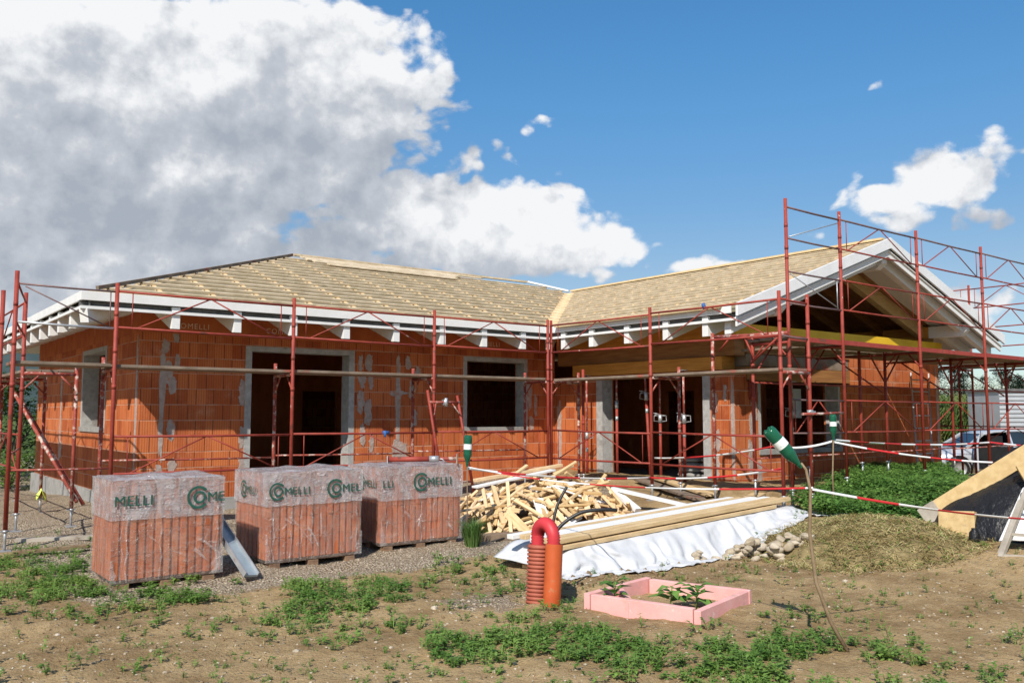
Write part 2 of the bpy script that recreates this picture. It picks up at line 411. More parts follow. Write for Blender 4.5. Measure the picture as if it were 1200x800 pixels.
def mk_ground():
    m, t, P = newmat('site_ground')
    g = t.add('ShaderNodeNewGeometry'); pos = g.outputs['Position']
    at = t.add('ShaderNodeAttribute', attribute_name='gravel').outputs['Fac']
    ag = t.add('ShaderNodeAttribute', attribute_name='field').outputs['Fac']
    n1 = t.noise(pos, .9, 7, .65); n2 = t.noise(pos, 6, 7, .7); n3 = t.noise(pos, 38, 5, .65)
    soil = t.mix(t.step(n1, .35, .68), (.27,.175,.082,1), (.47,.33,.168,1))
    soil = t.mix(t.math('MULTIPLY', t.step(n2, .42, .72), .65), soil, (.54,.395,.22,1))
    soil = t.mix(t.math('MULTIPLY', t.step(n3, .5, .75), .5), soil, (.15,.095,.05,1))
    vo = t.add('ShaderNodeTexVoronoi'); t.l.new(pos, vo.inputs['Vector']); vo.inputs['Scale'].default_value = 40
    vo.inputs['Randomness'].default_value = 1
    vc = t.add('ShaderNodeSeparateColor'); t.l.new(vo.outputs['Color'], vc.inputs[0])
    peb = t.mix(vc.outputs[0], (.42,.33,.225,1), (.72,.60,.45,1))
    gap = t.step(vo.outputs['Distance'], .75, .35)
    rut = t.noise(t.scale3(t.vmath('ADD', pos, (0,0,0)), (1.6,.55,1)), 1.3, 6, .62)
    soil = t.mix(t.math('MULTIPLY', t.step(rut, .50, .66), .35), soil, (.18,.115,.055,1))
    grav = t.mix(gap, (.27,.20,.13,1), peb)
    grav = t.mix(t.math('MULTIPLY', t.step(n1, .4, .7), .35), grav, (.50,.42,.31,1))
    # scattered small stones in the soil
    v2 = t.add('ShaderNodeTexVoronoi'); t.l.new(pos, v2.inputs['Vector']); v2.inputs['Scale'].default_value = 17
    c2 = t.add('ShaderNodeSeparateColor'); t.l.new(v2.outputs['Color'], c2.inputs[0])
    st = t.math('MULTIPLY', t.step(v2.outputs['Distance'], .33, .22), t.math('GREATER_THAN', c2.outputs[1], .72))
    soil = t.mix(t.math('MULTIPLY', st, .85), soil, t.mix(c2.outputs[0], (.30,.225,.13,1), (.46,.37,.25,1)))
    gk = t.step(t.math('ADD', at, t.math('MULTIPLY', t.math('SUBTRACT', n2, .5), .9)), .38, .62)
    col = t.mix(gk, soil, grav)
    fld = t.mix(t.step(n2, .35, .65), (.06,.11,.025,1), (.13,.17,.05,1))
    col = t.mix(t.step(t.math('ADD', ag, t.math('MULTIPLY', t.math('SUBTRACT', n2, .5), .6)), .4, .6), col, fld)
    t.l.new(col, P.inputs['Base Color']); P.inputs['Roughness'].default_value = .95
    P.inputs['Specular IOR Level'].default_value = .12
    h = t.math('ADD', t.math('MULTIPLY', n3, .8), t.math('ADD', t.math('MULTIPLY', st, .5), t.math('MULTIPLY', t.math('MULTIPLY', gk, gap), .9)))
    h = t.math('ADD', h, t.math('MULTIPLY', n2, 1.2))
    t.l.new(t.bump(h, .9, .04), P.inputs['Normal'])
    return m
M['ground'] = mk_ground()
M['hill'] = generic('forest_hill', (.03,.05,.05,1), (.05,.075,.07,1), .004, .95, 0)  # bluish tone puts some distance haze into the forest colour
# ---------------------------------------------------------------- camera, sun, sky
EYE = 1.7
cam = bpy.data.cameras.new('camera'); co = bpy.data.objects.new('camera', cam); COL.objects.link(co)
cam.sensor_width = 36; cam.lens = 36*1025/1200
co.location = (0, 0, EYE); co.rotation_euler = (R(90+4.7405), 0, -math.atan2(.60887, .79327))
cam.clip_start = .05; cam.clip_end = 20000
scn.camera = co
SUN = Vector((1.62, 1.16, -1.84)).normalized()
sl = bpy.data.lights.new('sun', 'SUN'); so = bpy.data.objects.new('sun', sl); COL.objects.link(so)
sl.energy = 4.6; sl.angle = R(.53); sl.color = (1, .945, .86)
so.rotation_euler = (-SUN).to_track_quat('Z', 'Y').to_euler(); so.location = (-20, -15, 30)

w = bpy.data.worlds.new('World'); scn.world = w; w.use_nodes = True; w.cycles.sampling_method = 'MANUAL'; w.cycles.sample_map_resolution = 256
T = NT(w.node_tree)
bg = T.n['Background']
sky = T.add('ShaderNodeTexSky', sky_type='NISHITA'); sky.sun_disc = False
sky.sun_elevation = R(42.7); sky.sun_rotation = R(234.4); sky.altitude = 200; sky.air_density = 1.0; sky.dust_density = .1; sky.ozone_density = 1.6
dirv = T.add('ShaderNodeTexCoord').outputs['Generated']
FW = (.60887, .79327, 0); RT = (.79327, -.60887, 0)
nrm = T.vmath('NORMALIZE', dirv)
az = T.math('ARCTAN2', T.vmath('DOT_PRODUCT', nrm, RT), T.vmath('DOT_PRODUCT', nrm, FW))
sz = T.add('ShaderNodeSeparateXYZ'); T.l.new(nrm, sz.inputs[0])
el = T.math('ARCSINE', sz.outputs[2])
# cloud masses: azimuth from north-east axis, elevation, half width, half height (radians), weight
CL = []
def cl(px, py, rx, ry, wt=1.):
    a = math.atan((px-600)/1028); e = math.atan((485-py)/1028*math.cos(a))
    CL.append((a, e, rx/1028*math.cos(a), ry/1028, wt))
for c in ((60,90,170,90,1.5),(200,70,170,85,1.45),(330,65,130,80,1.4),(440,30,80,38),(400,115,95,60,1.3),(470,112,55,48),(300,160,140,75,1.5),(130,180,170,80,1.55),(30,220,130,75,1.5),(215,225,135,50,1.3),(365,185,80,42,1.1),
          (60,290,170,45,1.3),(180,300,120,36,1.15),(30,330,130,36,1.3),(330,250,70,22,.85),(395,215,50,20,.8),
          (395,268,70,34,1.15),(450,232,52,40,1.2),(505,258,75,46,1.3),(565,252,66,40,1.25),(625,262,66,46,1.25),(690,286,66,36,1.15),(745,298,36,20),(560,300,160,24,1.1),(290,292,70,18,1.0),
          (566,178,32,18,.70),(535,195,26,12,.6),(1125,200,80,36,.95),(1175,185,46,28,.85),(1060,232,60,26,.85),(1153,250,34,16,.8),(1022,188,24,16,.7),
          (820,312,60,12,.75),(1140,355,75,22,.75),(1090,380,40,14,.7),(628,137,24,10,.5),(1050,88,16,8,.5),(890,265,14,12,.5),(960,262,22,16,.5)):
    cl(*c)
# more of the same weather round the rest of the sky
for a, e, rx, ry in ((1.3,.35,.4,.16),(1.9,.22,.35,.1),(2.6,.4,.4,.15),(-1.2,.3,.45,.2),(-1.9,.25,.4,.12),(-2.7,.5,.4,.2),(-.6,.9,.5,.2)):
    CL.append((a, e, rx, ry, .9))

grp = bpy.data.node_groups.new('cloud_density', 'ShaderNodeTree')
grp.interface.new_socket('az', in_out='INPUT', socket_type='NodeSocketFloat')
grp.interface.new_socket('el', in_out='INPUT', socket_type='NodeSocketFloat')
grp.interface.new_socket('density', in_out='OUTPUT', socket_type='NodeSocketFloat')
G_ = NT(grp); gi = G_.add('NodeGroupInput'); go_ = G_.add('NodeGroupOutput')
A, E_ = gi.outputs[0], gi.outputs[1]
cur = None
for a, e, rx, ry, wt in CL:
    dx = G_.math('MULTIPLY', G_.math('SUBTRACT', A, a), 1/rx)
    dy = G_.math('MULTIPLY', G_.math('SUBTRACT', E_, e), 1/ry)
    q = G_.math('ADD', G_.math('MULTIPLY', dx, dx), G_.math('MULTIPLY', dy, dy))
    m_ = G_.math('MULTIPLY', G_.math('SUBTRACT', 1.35, G_.math('MULTIPLY', q, .55)), wt)
    cur = m_ if cur is None else G_.math('SMOOTH_MAX', cur, m_, .25)
cur = G_.math('MAXIMUM', cur, -1.)
cvn = G_.add('ShaderNodeCombineXYZ'); G_.l.new(A, cvn.inputs[0]); G_.l.new(G_.math('MULTIPLY', E_, 1.35), cvn.inputs[1])
warp = G_.noise(cvn.outputs[0], 6, 3, .5, out=1)
vv = G_.vmath('ADD', cvn.outputs[0], G_.vmath('MULTIPLY', G_.vmath('SUBTRACT', warp, (.5,.5,.5)), (.06,.06,.06)))
nb = G_.noise(vv, 7.5, 8, .56)
vor = G_.add('ShaderNodeTexVoronoi', feature='SMOOTH_F1'); G_.l.new(vv, vor.inputs['Vector']); vor.inputs['Scale'].default_value = 24
vor.inputs['Smoothness'].default_value = .45
vor2 = G_.add('ShaderNodeTexVoronoi', feature='SMOOTH_F1'); G_.l.new(vv, vor2.inputs['Vector']); vor2.inputs['Scale'].default_value = 58
vor2.inputs['Smoothness'].default_value = .4
bil = G_.math('ADD', G_.math('MULTIPLY', G_.math('SUBTRACT', .45, vor.outputs['Distance']), 1.0), G_.math('MULTIPLY', G_.math('SUBTRACT', .45, vor2.outputs['Distance']), .5))
d_ = G_.math('ADD', cur, G_.math('MULTIPLY', G_.math('SUBTRACT', nb, .5), 2.0))
d_ = G_.math('ADD', d_, bil)
d_ = G_.math('ADD', d_, G_.math('MULTIPLY', G_.math('SUBTRACT', G_.noise(vv, 34, 6, .62), .5), .9))
G_.l.new(d_, go_.inputs[0])
def dens(da, de):
    g = T.add('ShaderNodeGroup'); g.node_tree = grp
    T.put(g.inputs[0], T.math('ADD', az, da)); T.put(g.inputs[1], T.math('ADD', el, de))
    return g.outputs[0]
D0 = dens(0, 0); D1 = dens(-.028, .072)
alpha = T.step(D0, .55, .98)
lit1 = T.math('MULTIPLY', T.math('SUBTRACT', D0, D1), .30)
low = T.noise(T.vmath('MULTIPLY', nrm, (1, 1, 1.5)), 5.0, 3, .5)
thick = T.step(D0, 1.0, 2.6)
def region(a0, e0, ra, re):
    dx = T.math('MULTIPLY', T.math('SUBTRACT', az, a0), 1/ra); dy = T.math('MULTIPLY', T.math('SUBTRACT', el, e0), 1/re)
    return T.step(T.math('ADD', T.math('MULTIPLY', dx, dx), T.math('MULTIPLY', dy, dy)), 1., .1)
bank = region(-.06, .235, .26, .085)                           # the nearer bank stands in full sun, the rear mass partly in cloud shade
under = region(-.34, .21, .26, .085)
nA = T.noise(nrm, 15, 6, .6); nB = T.noise(T.vmath('ADD', nrm, (-.012, -.004, .022)), 15, 6, .6)
lit1 = T.math('ADD', lit1, T.math('MULTIPLY', T.math('SUBTRACT', nA, nB), 1.5))
br = T.math('ADD', T.math('MULTIPLY_ADD', low, 1.15, .0), lit1)
br = T.math('ADD', br, T.math('SUBTRACT', T.math('MULTIPLY', bank, .09), T.math('MULTIPLY', under, .06)))
br = T.math('SUBTRACT', br, T.math('MULTIPLY', thick, .36), clamp=True)
ccol = T.add('ShaderNodeValToRGB'); T.l.new(br, ccol.inputs[0])
cr = ccol.color_ramp
cr.elements[0].position = .12; cr.elements[0].color = (3.3, 3.7, 4.3, 1)
cr.elements[1].position = .95; cr.elements[1].color = (7.7, 7.8, 7.95, 1)
e2 = cr.elements.new(.52); e2.color = (4.6, 4.9, 5.4, 1)
e3 = cr.elements.new(.75); e3.color = (6.3, 6.5, 6.8, 1)
hz = T.step(el, .46, .04)
hs = T.add('ShaderNodeHueSaturation'); T.l.new(sky.outputs[0], hs.inputs['Color']); hs.inputs['Saturation'].default_value = 1.22; hs.inputs['Value'].default_value = 1.12
skyc = T.mix(1., hs.outputs[0], T.mix(hz, (.80, 1.10, 1.14, 1), T.mix(T.step(el, .17, .02), (.84, .67, .63, 1), (.60, .66, .76, 1))), 'MULTIPLY')
T.l.new(T.mix(alpha, skyc, ccol.outputs[0]), bg.inputs['Color'])
bg.inputs['Strength'].default_value = .10

# ---------------------------------------------------------------- ground sheet
def axis(a, b, step, lo, hi):
    xs = [a + i*step for i in range(int(round((b-a)/step))+1)]
    s = step; x = xs[-1]
    while x < hi: s *= 1.22; x += s; xs.append(x)
    s = step; x = xs[0]; pre = []
    while x > lo: s *= 1.22; x -= s; pre.append(x)
    return pre[::-1] + xs
def gravel_k(x, y):
    """1 on the gravel apron round the house"""
    k = ss(8.0, 9.0, y)*(1-ss(6.6, 7.6, x))
    k = max(k, ss(10.8, 11.8, y)*(1-ss(11, 12, x)))
    k *= ss(1.55, 2.1, x + .45*max(0, y-12.6))
    k = max(k, .62*math.exp(-((x-4.75)**2+(y-6.6)**2)/.5))
    return k
xs = axis(-1.5, 14.0, .085, -4500, 6500); ys = axis(1.0, 15.7, .085, -4500, 6500)
nx, ny = len(xs), len(ys)
gv = [(x, y, gnd(x, y)) for y in ys for x in xs]
gf = [(j*nx+i, j*nx+i+1, (j+1)*nx+i+1, (j+1)*nx+i) for j in range(ny-1) for i in range(nx-1)]
gm = bpy.data.meshes.new('ground'); gm.from_pydata(gv, [], gf); gm.materials.append(M['ground'])
gm.polygons.foreach_set('use_smooth', [True]*len(gf))
at = gm.attributes.new('gravel', 'FLOAT', 'POINT'); at.data.foreach_set('value', [gravel_k(x, y) for x, y, z in gv])
af = gm.attributes.new('field', 'FLOAT', 'POINT'); af.data.foreach_set('value', [ss(26, 40, math.hypot(x-8, y-12)) for x, y, z in gv])
ground = bpy.data.objects.new('ground', gm); COL.objects.link(ground); tag(ground, kind='structure')

# far forested hills
hb = MB(); N_ = 90
rows = []
for k in range(7):
    row = []
    for i in range(N_+1):
        a = R(-60) + R(170)*i/N_ ; r = 3600 + k*330
        prof = [0, .3, .62, .88, 1, .8, 0][k]
        hh = prof*(330 + 150*fbm(i*.16, 2.2) + 50*fbm(i*.6, 5.)) * (.75 + .25*math.cos((i/N_-.25)*5))
        hh *= (.42 + .58*ss(.48, .30, 0) if False else 1)
        aa = math.atan2(.60887, .79327)
        ang = a
        hh *= 1 - .86*ss(-.50, -.40, ang)      # the range falls away towards the plain
        row.append((r*math.sin(ang+aa), r*math.cos(ang+aa), max(hh, 1) if 0 < k < 6 else -5))
    rows.append(row)
for k in range(6):
    for i in range(N_):
        hb.mesh([rows[k][i], rows[k][i+1], rows[k+1][i+1], rows[k+1][i]], [(0,1,2,3)], 0, True)
tag(hb.build('hills', M['hill'], weld=True), kind='structure')
# ---------------------------------------------------------------- house
SL = .35                                    # roof pitch
EV = 3.55                                   # top of roof at the eaves
X0, X1, Y0, Y1 = 2.85, 22.0, 14.4, 26.1     # eaves of the long block
WX, WY = 12.05, 9.4                         # eaves and verge of the wing
PK1 = (8.7, 20.25); PK2 = (16.15, 20.25); VT = (17.025, 19.375); GP = (17.025, 9.4)
house = thing('unfinished_house', 'single storey L shaped clay block house shell with bare batten roof', 'house', (4, 15.56, 0))

def grid_wall(mb, axis_, lo, hi, u0, u1, z0, z1, ops=(), mi=0):
    us = sorted({u0, u1, *[o[0] for o in ops], *[o[1] for o in ops]}); zs = sorted({z0, z1, *[o[2] for o in ops], *[o[3] for o in ops]})
    us = [u for u in us if u0 <= u <= u1]; zs = [z for z in zs if z0 <= z <= z1]
    def solid(i, j):
        if i < 0 or j < 0 or i >= len(us)-1 or j >= len(zs)-1: return False
        um = (us[i]+us[i+1])/2; zm = (zs[j]+zs[j+1])/2
        return not any(a < um < b and c < zm < d for a, b, c, d in ops)
    P = (lambda u, d, z: (u, d, z)) if axis_ == 'x' else (lambda u, d, z: (d, u, z))
    for i in range(len(us)-1):
        for j in range(len(zs)-1):
            if not solid(i, j): continue
            a, b, c, d = us[i], us[i+1], zs[j], zs[j+1]
            mb.poly([P(a,lo,c),P(b,lo,c),P(b,lo,d),P(a,lo,d)], mi); mb.poly([P(a,hi,c),P(a,hi,d),P(b,hi,d),P(b,hi,c)], mi)
            if not solid(i-1, j): mb.poly([P(a,lo,c),P(a,lo,d),P(a,hi,d),P(a,hi,c)], mi)
            if not solid(i+1, j): mb.poly([P(b,lo,c),P(b,hi,c),P(b,hi,d),P(b,lo,d)], mi)
            if not solid(i, j-1): mb.poly([P(a,lo,c),P(a,hi,c),P(b,hi,c),P(b,lo,c)], mi)
            if not solid(i, j+1): mb.poly([P(a,lo,d),P(b,lo,d),P(b,hi,d),P(a,hi,d)], mi)

def patch(mb, axis_, face, u, z, w, h, seed, mi=1, out=-1):
    """irregular smear of cement, a few millimetres thick, on a wall face"""
    n = 44; a = []; b = []
    for i in range(n):
        t = 2*math.pi*i/n
        rr = .92+.55*fbm(math.cos(t)*1.4+seed*7.1, math.sin(t)*1.4*max(1, h/w*.5), seed*1.3, 4)
        uu = u+math.copysign(abs(math.cos(t))**.6, math.cos(t))*w/2*rr; zz = z+math.copysign(abs(math.sin(t))**.7, math.sin(t))*h/2*(.9+.3*fbm(t*2, seed*3.3, 0, 3))
        for lst, d in ((a, face+out*(.0035+.0004*(seed % 17))), (b, face-out*.01)):
            lst.append((uu, d, zz) if axis_ == 'x' else (d, uu, zz))
    fs = [tuple(range(n))]+[(i, i+n, (i+1) % n+n, (i+1) % n) for i in range(n)]
    mb.mesh(a+b, fs, mi)

FZ = .232                                   # top of the slab
fm, fl, fw_, fg = 15.56, 4.0, 13.2, 10.4    # wall faces
sl_ = MB()
sl_.box(3.93, 21.0, 15.50, 25.1, -.5, FZ); sl_.box(13.13, 21.0, 10.33, 15.50, -.5, FZ)
sl_.build('floor_slab', M['concrete'], house)
ft = MB(); ft.box(13.10, 20.95, 10.27, 10.33, -.2, FZ-.02); ft.box(13.07, 13.13, 10.27, 15.44, -.2, FZ-.02)
ft.build('waterproof_skirt', M['dark_slab'], house)
MATW = [M['block'], M['mortar'], M['block_plain']]
# long front wall
mb = MB()
DOOR = (5.93, 7.93, FZ, 2.87); WIN = (10.70, 12.30, 1.40, 2.87)
grid_wall(mb, 'x', fm, fm+.35, 4.35, 13.2, FZ, 3.09, (DOOR, WIN))
grid_wall(mb, 'x', fm-.004, fm+.35, 4.35, 13.2, 3.09, 3.64, mi=2)
rp = random.Random(3)
for k, (u, z, wd, h) in enumerate(((4.60,3.05,.12,.26),(4.42,2.86,.12,.24),(4.62,2.63,.10,.27),(4.47,2.42,.16,.42),(4.55,2.18,.14,.34),(4.55,1.42,.13,.38),(4.58,.78,.14,.34),(4.36,.66,.14,.42),
        (4.38,2.0,.10,2.3),(8.16,2.70,.10,.34),(8.35,2.72,.16,.38),(8.20,2.38,.16,.34),(8.40,2.36,.12,.38),(8.17,1.95,.17,.5),(8.34,1.74,.18,.55),(8.22,1.3,.13,.45),(8.42,1.12,.10,.42),
        (9.25,2.75,.13,.30),(9.48,2.55,.12,.34),(9.33,2.2,.12,.42),(9.42,1.62,.11,.36),(12.45,2.15,.12,.8),(12.62,1.9,.10,.55),(12.5,1.5,.14,.34),(5.78,2.1,.12,.5),(5.79,1.3,.10,.44),(5.80,.8,.12,.3))):
    patch(mb, 'x', fm, u, z, wd, h, k)
patch(mb, 'x', fm, 9.02, 1.95, .11, 2.2, 77); patch(mb, 'x', fm, 9.02, 2.12, .38, .12, 78); patch(mb, 'x', fm, 9.05, .95, .3, .5, 79)
mb.build('front_wall', MATW, house)
mb = MB(); LW = (17.95, 19.85, 1.42, 2.93)
grid_wall(mb, 'y', fl, fl+.35, 15.56, 25.0, FZ, 3.09, (LW,))
grid_wall(mb, 'y', fl-.004, fl+.35, 15.56, 25.0, 3.09, 3.64, mi=2)
for k, (u, z, wd, h) in enumerate(((22.0,1.7,.14,2.6),(22.0,2.3,.2,.4),(21.9,.9,.25,.4),(15.68,1.9,.12,2.4),(15.66,.6,.14,.5))):
    patch(mb, 'y', fl, u, z, wd, h, 200+k)
mb.build('end_wall', MATW, house)
mb = MB(); WD = (11.14, 13.98, FZ, 2.50)
grid_wall(mb, 'y', fw_, fw_+.35, 10.4, 15.56, FZ, 2.53, (WD,))
for k, (u, z, wd, h) in enumerate(((14.7,1.0,.16,.5),(15.4,1.2,.16,1.7),(10.85,1.9,.10,.4),(10.8,1.2,.13,.45),(10.84,.7,.13,.5),(10.62,2.1,.09,.35),(10.45,1.4,.09,2.1))):
    patch(mb, 'y', fw_, u, z, wd, h, 300+k)
mb.build('wing_wall', MATW, house)
mb = MB(); GW = (13.95, 16.60, 1.0, 2.32)
grid_wall(mb, 'x', fg, fg+.35, 13.55, 20.86, FZ, 3.13, (GW, (13.5, 17.0, 2.32, 3.2)))
for k, (u, z, wd, h) in enumerate(((13.72,2.1,.13,.5),(13.66,1.5,.12,.42),(13.8,1.75,.15,.4),(13.62,.9,.12,.7),(18.5,1.7,.06,2.2),(18.5,.5,.18,.5),(20.75,1.7,.14,2.3),(13.9,.6,.14,.5))):
    patch(mb, 'x', fg, u, z, wd, h, 400+k)
mb.build('gable_wall', MATW, house)
mb = MB()
grid_wall(mb, 'y', 20.51, 20.86, 10.75, 25.0, FZ, 3.6, ((21.0, 22.2, 1.0, 2.4),))
mb.build('side_wall', MATW, house)
mb = MB(); grid_wall(mb, 'x', 24.65, 25.0, 4.35, 20.51, FZ, 3.64); mb.build('rear_wall', MATW, house)
mb = MB()
grid_wall(mb, 'x', 21.5, 21.65, 4.35, 14.9, FZ, 3.5, ((9.6, 10.6, FZ, 2.3),)); mb.build('partition_wall', M['block_plain'], house)
mb = MB(); grid_wall(mb, 'y', 17.4, 17.55, 12.9, 21.4, FZ, 3.3, ((15.0, 16.0, FZ, 2.3),)); mb.build('partition_wall', M['block_plain'], house)

# cement surrounds of the openings
def surround(name, axis_, face, o, wdt=.10, sill=True, deep=.30, cap=True, label=None):
    a, b, c, d = o; mb = MB()
    def bx(u0, u1, z0, z1, d0=-.006, d1=deep):
        if axis_ == 'x': mb.box(u0, u1, face+d0, face+d1, z0, z1)
        else: mb.box(face+d0, face+d1, u0, u1, z0, z1)
    zb = c+.02 if sill else c
    bx(a-wdt, a+.02, zb, d-.02); bx(b-.02, b+wdt, zb, d-.02)
    if cap: bx(a-wdt, b+wdt, d-.02, d+.07)
    if not cap:
        f = mb; mb = MB(); bx(a-wdt, a+.02, zb, d-.02); f = mb.build(name, M['cement'], house); mb = MB(); bx(b-.02, b+wdt, zb, d-.02); mb.build(name, M['cement'], house)
    else: f = mb.build(name, M['cement'], house)
    if sill:
        mb = MB(); 
        if axis_ == 'x': mb.box(a-wdt, b+wdt, face-.03, face+deep, c-.07, c+.02)
        else: mb.box(face-.03, face+deep, a-wdt, b+wdt, c-.07, c+.02)
        mb.build('sill', M['concrete'], f)
    return f
surround('door_frame', 'x', fm, DOOR, .10, False)
surround('window_frame', 'x', fm, WIN, .08)
surround('window_frame', 'y', fl, LW, .10)
surround('door_jamb', 'y', fw_, WD, .17, False, cap=False)
surround('window_jamb', 'x', fg, GW, .06, cap=False)

def text_mesh(s, size, off=0., space=1.):
    cu = bpy.data.curves.new('t', 'FONT'); cu.body = s; cu.size = size; cu.offset = off; cu.space_character = space
    cu.align_x = 'LEFT'; cu.resolution_u = 3
    o = bpy.data.objects.new('t', cu); COL.objects.link(o)
    dg = bpy.context.evaluated_depsgraph_get()
    me = bpy.data.meshes.new_from_object(o.evaluated_get(dg))
    vs = [v.co.copy() for v in me.vertices]; fs = [tuple(p.vertices) for p in me.polygons]
    bpy.data.objects.remove(o); bpy.data.curves.remove(cu); bpy.data.meshes.remove(me)
    return vs, fs
TXT = {}
def put_text(mb, s, size, origin, u, v, nrm, off=0., space=1., mi=0):
    key = (s, size, off, space)
    if key not in TXT: TXT[key] = text_mesh(*key)
    vs, fs = TXT[key]; o = Vector(origin); u = Vector(u); v = Vector(v); n = Vector(nrm)
    mb.mesh([o+u*p.x+v*p.y+n*.002 for p in vs], fs, mi)
    return max(p.x for p in vs)
for u, s in ((4.54, 'COMELLI'), (6.20, 'COMELLI'), (10.98, 'COMELLI')):
    mb = MB(); put_text(mb, s, .135, (u, fm-.004, 3.19), (1,0,0), (0,0,1), (0,-1,0), .0, 1.18)
    mb.build('block_lettering', M['wall_print'], house)

# timber over the wing door and the gable opening
mb = MB(); mb.box(13.17, 13.55, 10.66, 14.90, 2.54, 2.79); mb.build('lintel_beam', M['glulam'], house)
mb = MB(); mb.box(13.24, 13.55, 10.42, 15.5, 2.80, 3.10); mb.build('lintel_beam', M['glulam_dark'], house)
mb = MB(); mb.box(13.20, 13.50, 10.42, 15.5, 3.11, 3.62)
mb.build('closing_boards', M['glulam'], house)
mb = MB(); mb.box(13.56, 17.02, 10.38, 10.70, 2.34, 2.60); mb.build('lintel_beam', M['glulam_dark'], house)
mb = MB(); mb.box(13.56, 17.02, 10.40, 10.70, 2.61, 2.84); mb.build('lintel_beam', M['deck_wood'], house)
mb = MB(); mb.box(13.56, 17.02, 10.37, 10.70, 2.85, 3.12); mb.build('lintel_beam', M['glulam_dark'], house)
mb = MB(); mb.box(13.22, 20.96, 10.34, 10.52, 3.14, 3.40); mb.build('tie_beam', M['yellow'], house, bevel=.006)
mb = MB()
for dz, sgn in ((0, 1), (0, -1)):
    mb.bar((17.025+sgn*.02, 10.62, 4.86), (17.025+sgn*3.95, 10.62, 4.86-.35*3.93), .16, .30, (0,0,1))
mb.build('truss_rafter', M['beam_yellow'], house)

# ------------------------------------------------------------ roof
roof = MB()
def rz(plane, x, y, off=0.):
    return {'f': EV+SL*(y-Y0), 'l': EV+SL*(x-X0), 'r': EV+SL*(X1-x), 'b': EV+SL*(Y1-y), 'w': EV+SL*(x-WX)}[plane]+off
PL = {'f': [(X0,Y0),(WX,Y0),VT,PK2,PK1], 'l': [(X0,Y1),(X0,Y0),PK1], 'b': [(X1,Y1),(X0,Y1),PK1,PK2],
      'r': [(X1,WY),(X1,Y1),PK2,VT,GP], 'w': [(WX,WY),GP,VT,(WX,Y0)]}
def slab(mb, plane, top, bot, mi=0):
    pts = PL[plane]
    mb.prism([(x, y, rz(plane, x, y, top)) for x, y in pts], (0, 0, bot-top), mi)
for p in PL: slab(roof, p, -.085, -.112)
rf = roof.build('roof', M['membrane'], house)
def sub(mb, name, mat, label=None, bevel=0):
    o = mb.build(name, mat, rf, bevel=bevel)
    if label: o['label'] = label
    return o
mb = MB()
for p in PL: slab(mb, p, -.222, -.250)
sub(mb, 'soffit_boarding', M['soffit'])

def clip(poly, axis_i, val):
    """interval of the line coord[axis_i] = val inside a convex polygon, along the other coordinate"""
    o = 1-axis_i; hits = []
    for i in range(len(poly)):
        a, b = poly[i], poly[(i+1) % len(poly)]
        if (a[axis_i]-val)*(b[axis_i]-val) < 0:
            t = (val-a[axis_i])/(b[axis_i]-a[axis_i]); hits.append(a[o]+t*(b[o]-a[o]))
    return (min(hits), max(hits)) if len(hits) > 1 else None
rb = random.Random(11)
def battens(plane, eave, sgn, ax, depth, d0=.10, pitch=.335):
    mb = MB(); cb = MB(); nv = {'f': (0,-SL,1), 'l': (-SL,0,1), 'r': (SL,0,1), 'b': (0,SL,1), 'w': (-SL,0,1)}[plane]
    poly = PL[plane]
    k = d0
    while k < depth-.06:
        iv = clip(poly, ax, eave+sgn*k)
        if iv and iv[1]-iv[0] > .1:
            a = iv[0]+.03
            while a < iv[1]-.03:                       # 4 m lengths, butted, a little out of line
                b = min(a+rb.uniform(3.6, 4.2), iv[1]-.03); j = rb.uniform(-.012, .012)
                v = eave+sgn*k+j
                p0 = (a, v) if ax == 1 else (v, a); p1 = (b-.006, v) if ax == 1 else (v, b-.006)
                mb.bar((*p0, rz(plane, *p0, -.022)), (*p1, rz(plane, *p1, -.022)), .056, .042, nv)
                a = b
        k += pitch
    # counter battens up the slope
    vals = [q[1-ax] for q in poly]; c = min(vals)+.42
    while c < max(vals)-.2:
        iv = clip(poly, 1-ax, c)
        if iv and iv[1]-iv[0] > .3:
            lo, hi = iv[0]+.06, iv[1]-.06
            p0 = (c, lo) if ax == 1 else (lo, c); p1 = (c, hi) if ax == 1 else (hi, c)
            cb.bar((*p0, rz(plane, *p0, -.064)), (*p1, rz(plane, *p1, -.064)), .06, .042, nv)
        c += .9
    sub(mb, 'tile_battens', M['batten']); sub(cb, 'counter_battens', M['counter'])
battens('f', Y0, 1, 1, 5.85); battens('l', X0, 1, 0, 5.85); battens('b', Y1, -1, 1, 5.85)
battens('r', X1, -1, 0, 5.85); battens('w', WX, 1, 0, 4.975, pitch=.30)
# loose boards along the ridge, hip, valley and ridge boards
mb = MB()
for k, (d, xa, xb) in enumerate(((5.66, 8.85, 14.3), (5.48, 8.9, 13.4), (5.28, 9.0, 13.2), (5.08, 9.3, 13.05))):
    y = Y0+d; mb.bar((xa, y, rz('f', xa, y, .012)), (xb, y, rz('f', xb, y, .012)), .175, .024, (0,-SL,1))
sub(mb, 'ridge_boards', M['batten'])
def line(name, a, pa, b, pb, w_, h_, dz, mat):
    mb = MB(); mb.bar((*a, rz(pa, *a, dz)), (*b, rz(pb, *b, dz)), w_, h_); sub(mb, name, mat)
line('hip_board', (X0+.25, Y0+.25), 'f', PK1, 'f', .05, .06, .02, M['deck_wood'])
line('hip_board', PK2, 'f', (VT[0]-.02, VT[1]+.02), 'f', .16, .05, .03, M['white_wood'])
line('hip_board', PK1, 'f', (X0+.2, Y1-.2), 'l', .05, .06, .02, M['deck_wood'])
line('ridge_board', (PK1[0]+.05, PK1[1]), 'f', (PK2[0]-.05, PK2[1]), 'f', .10, .05, .025, M['batten'])
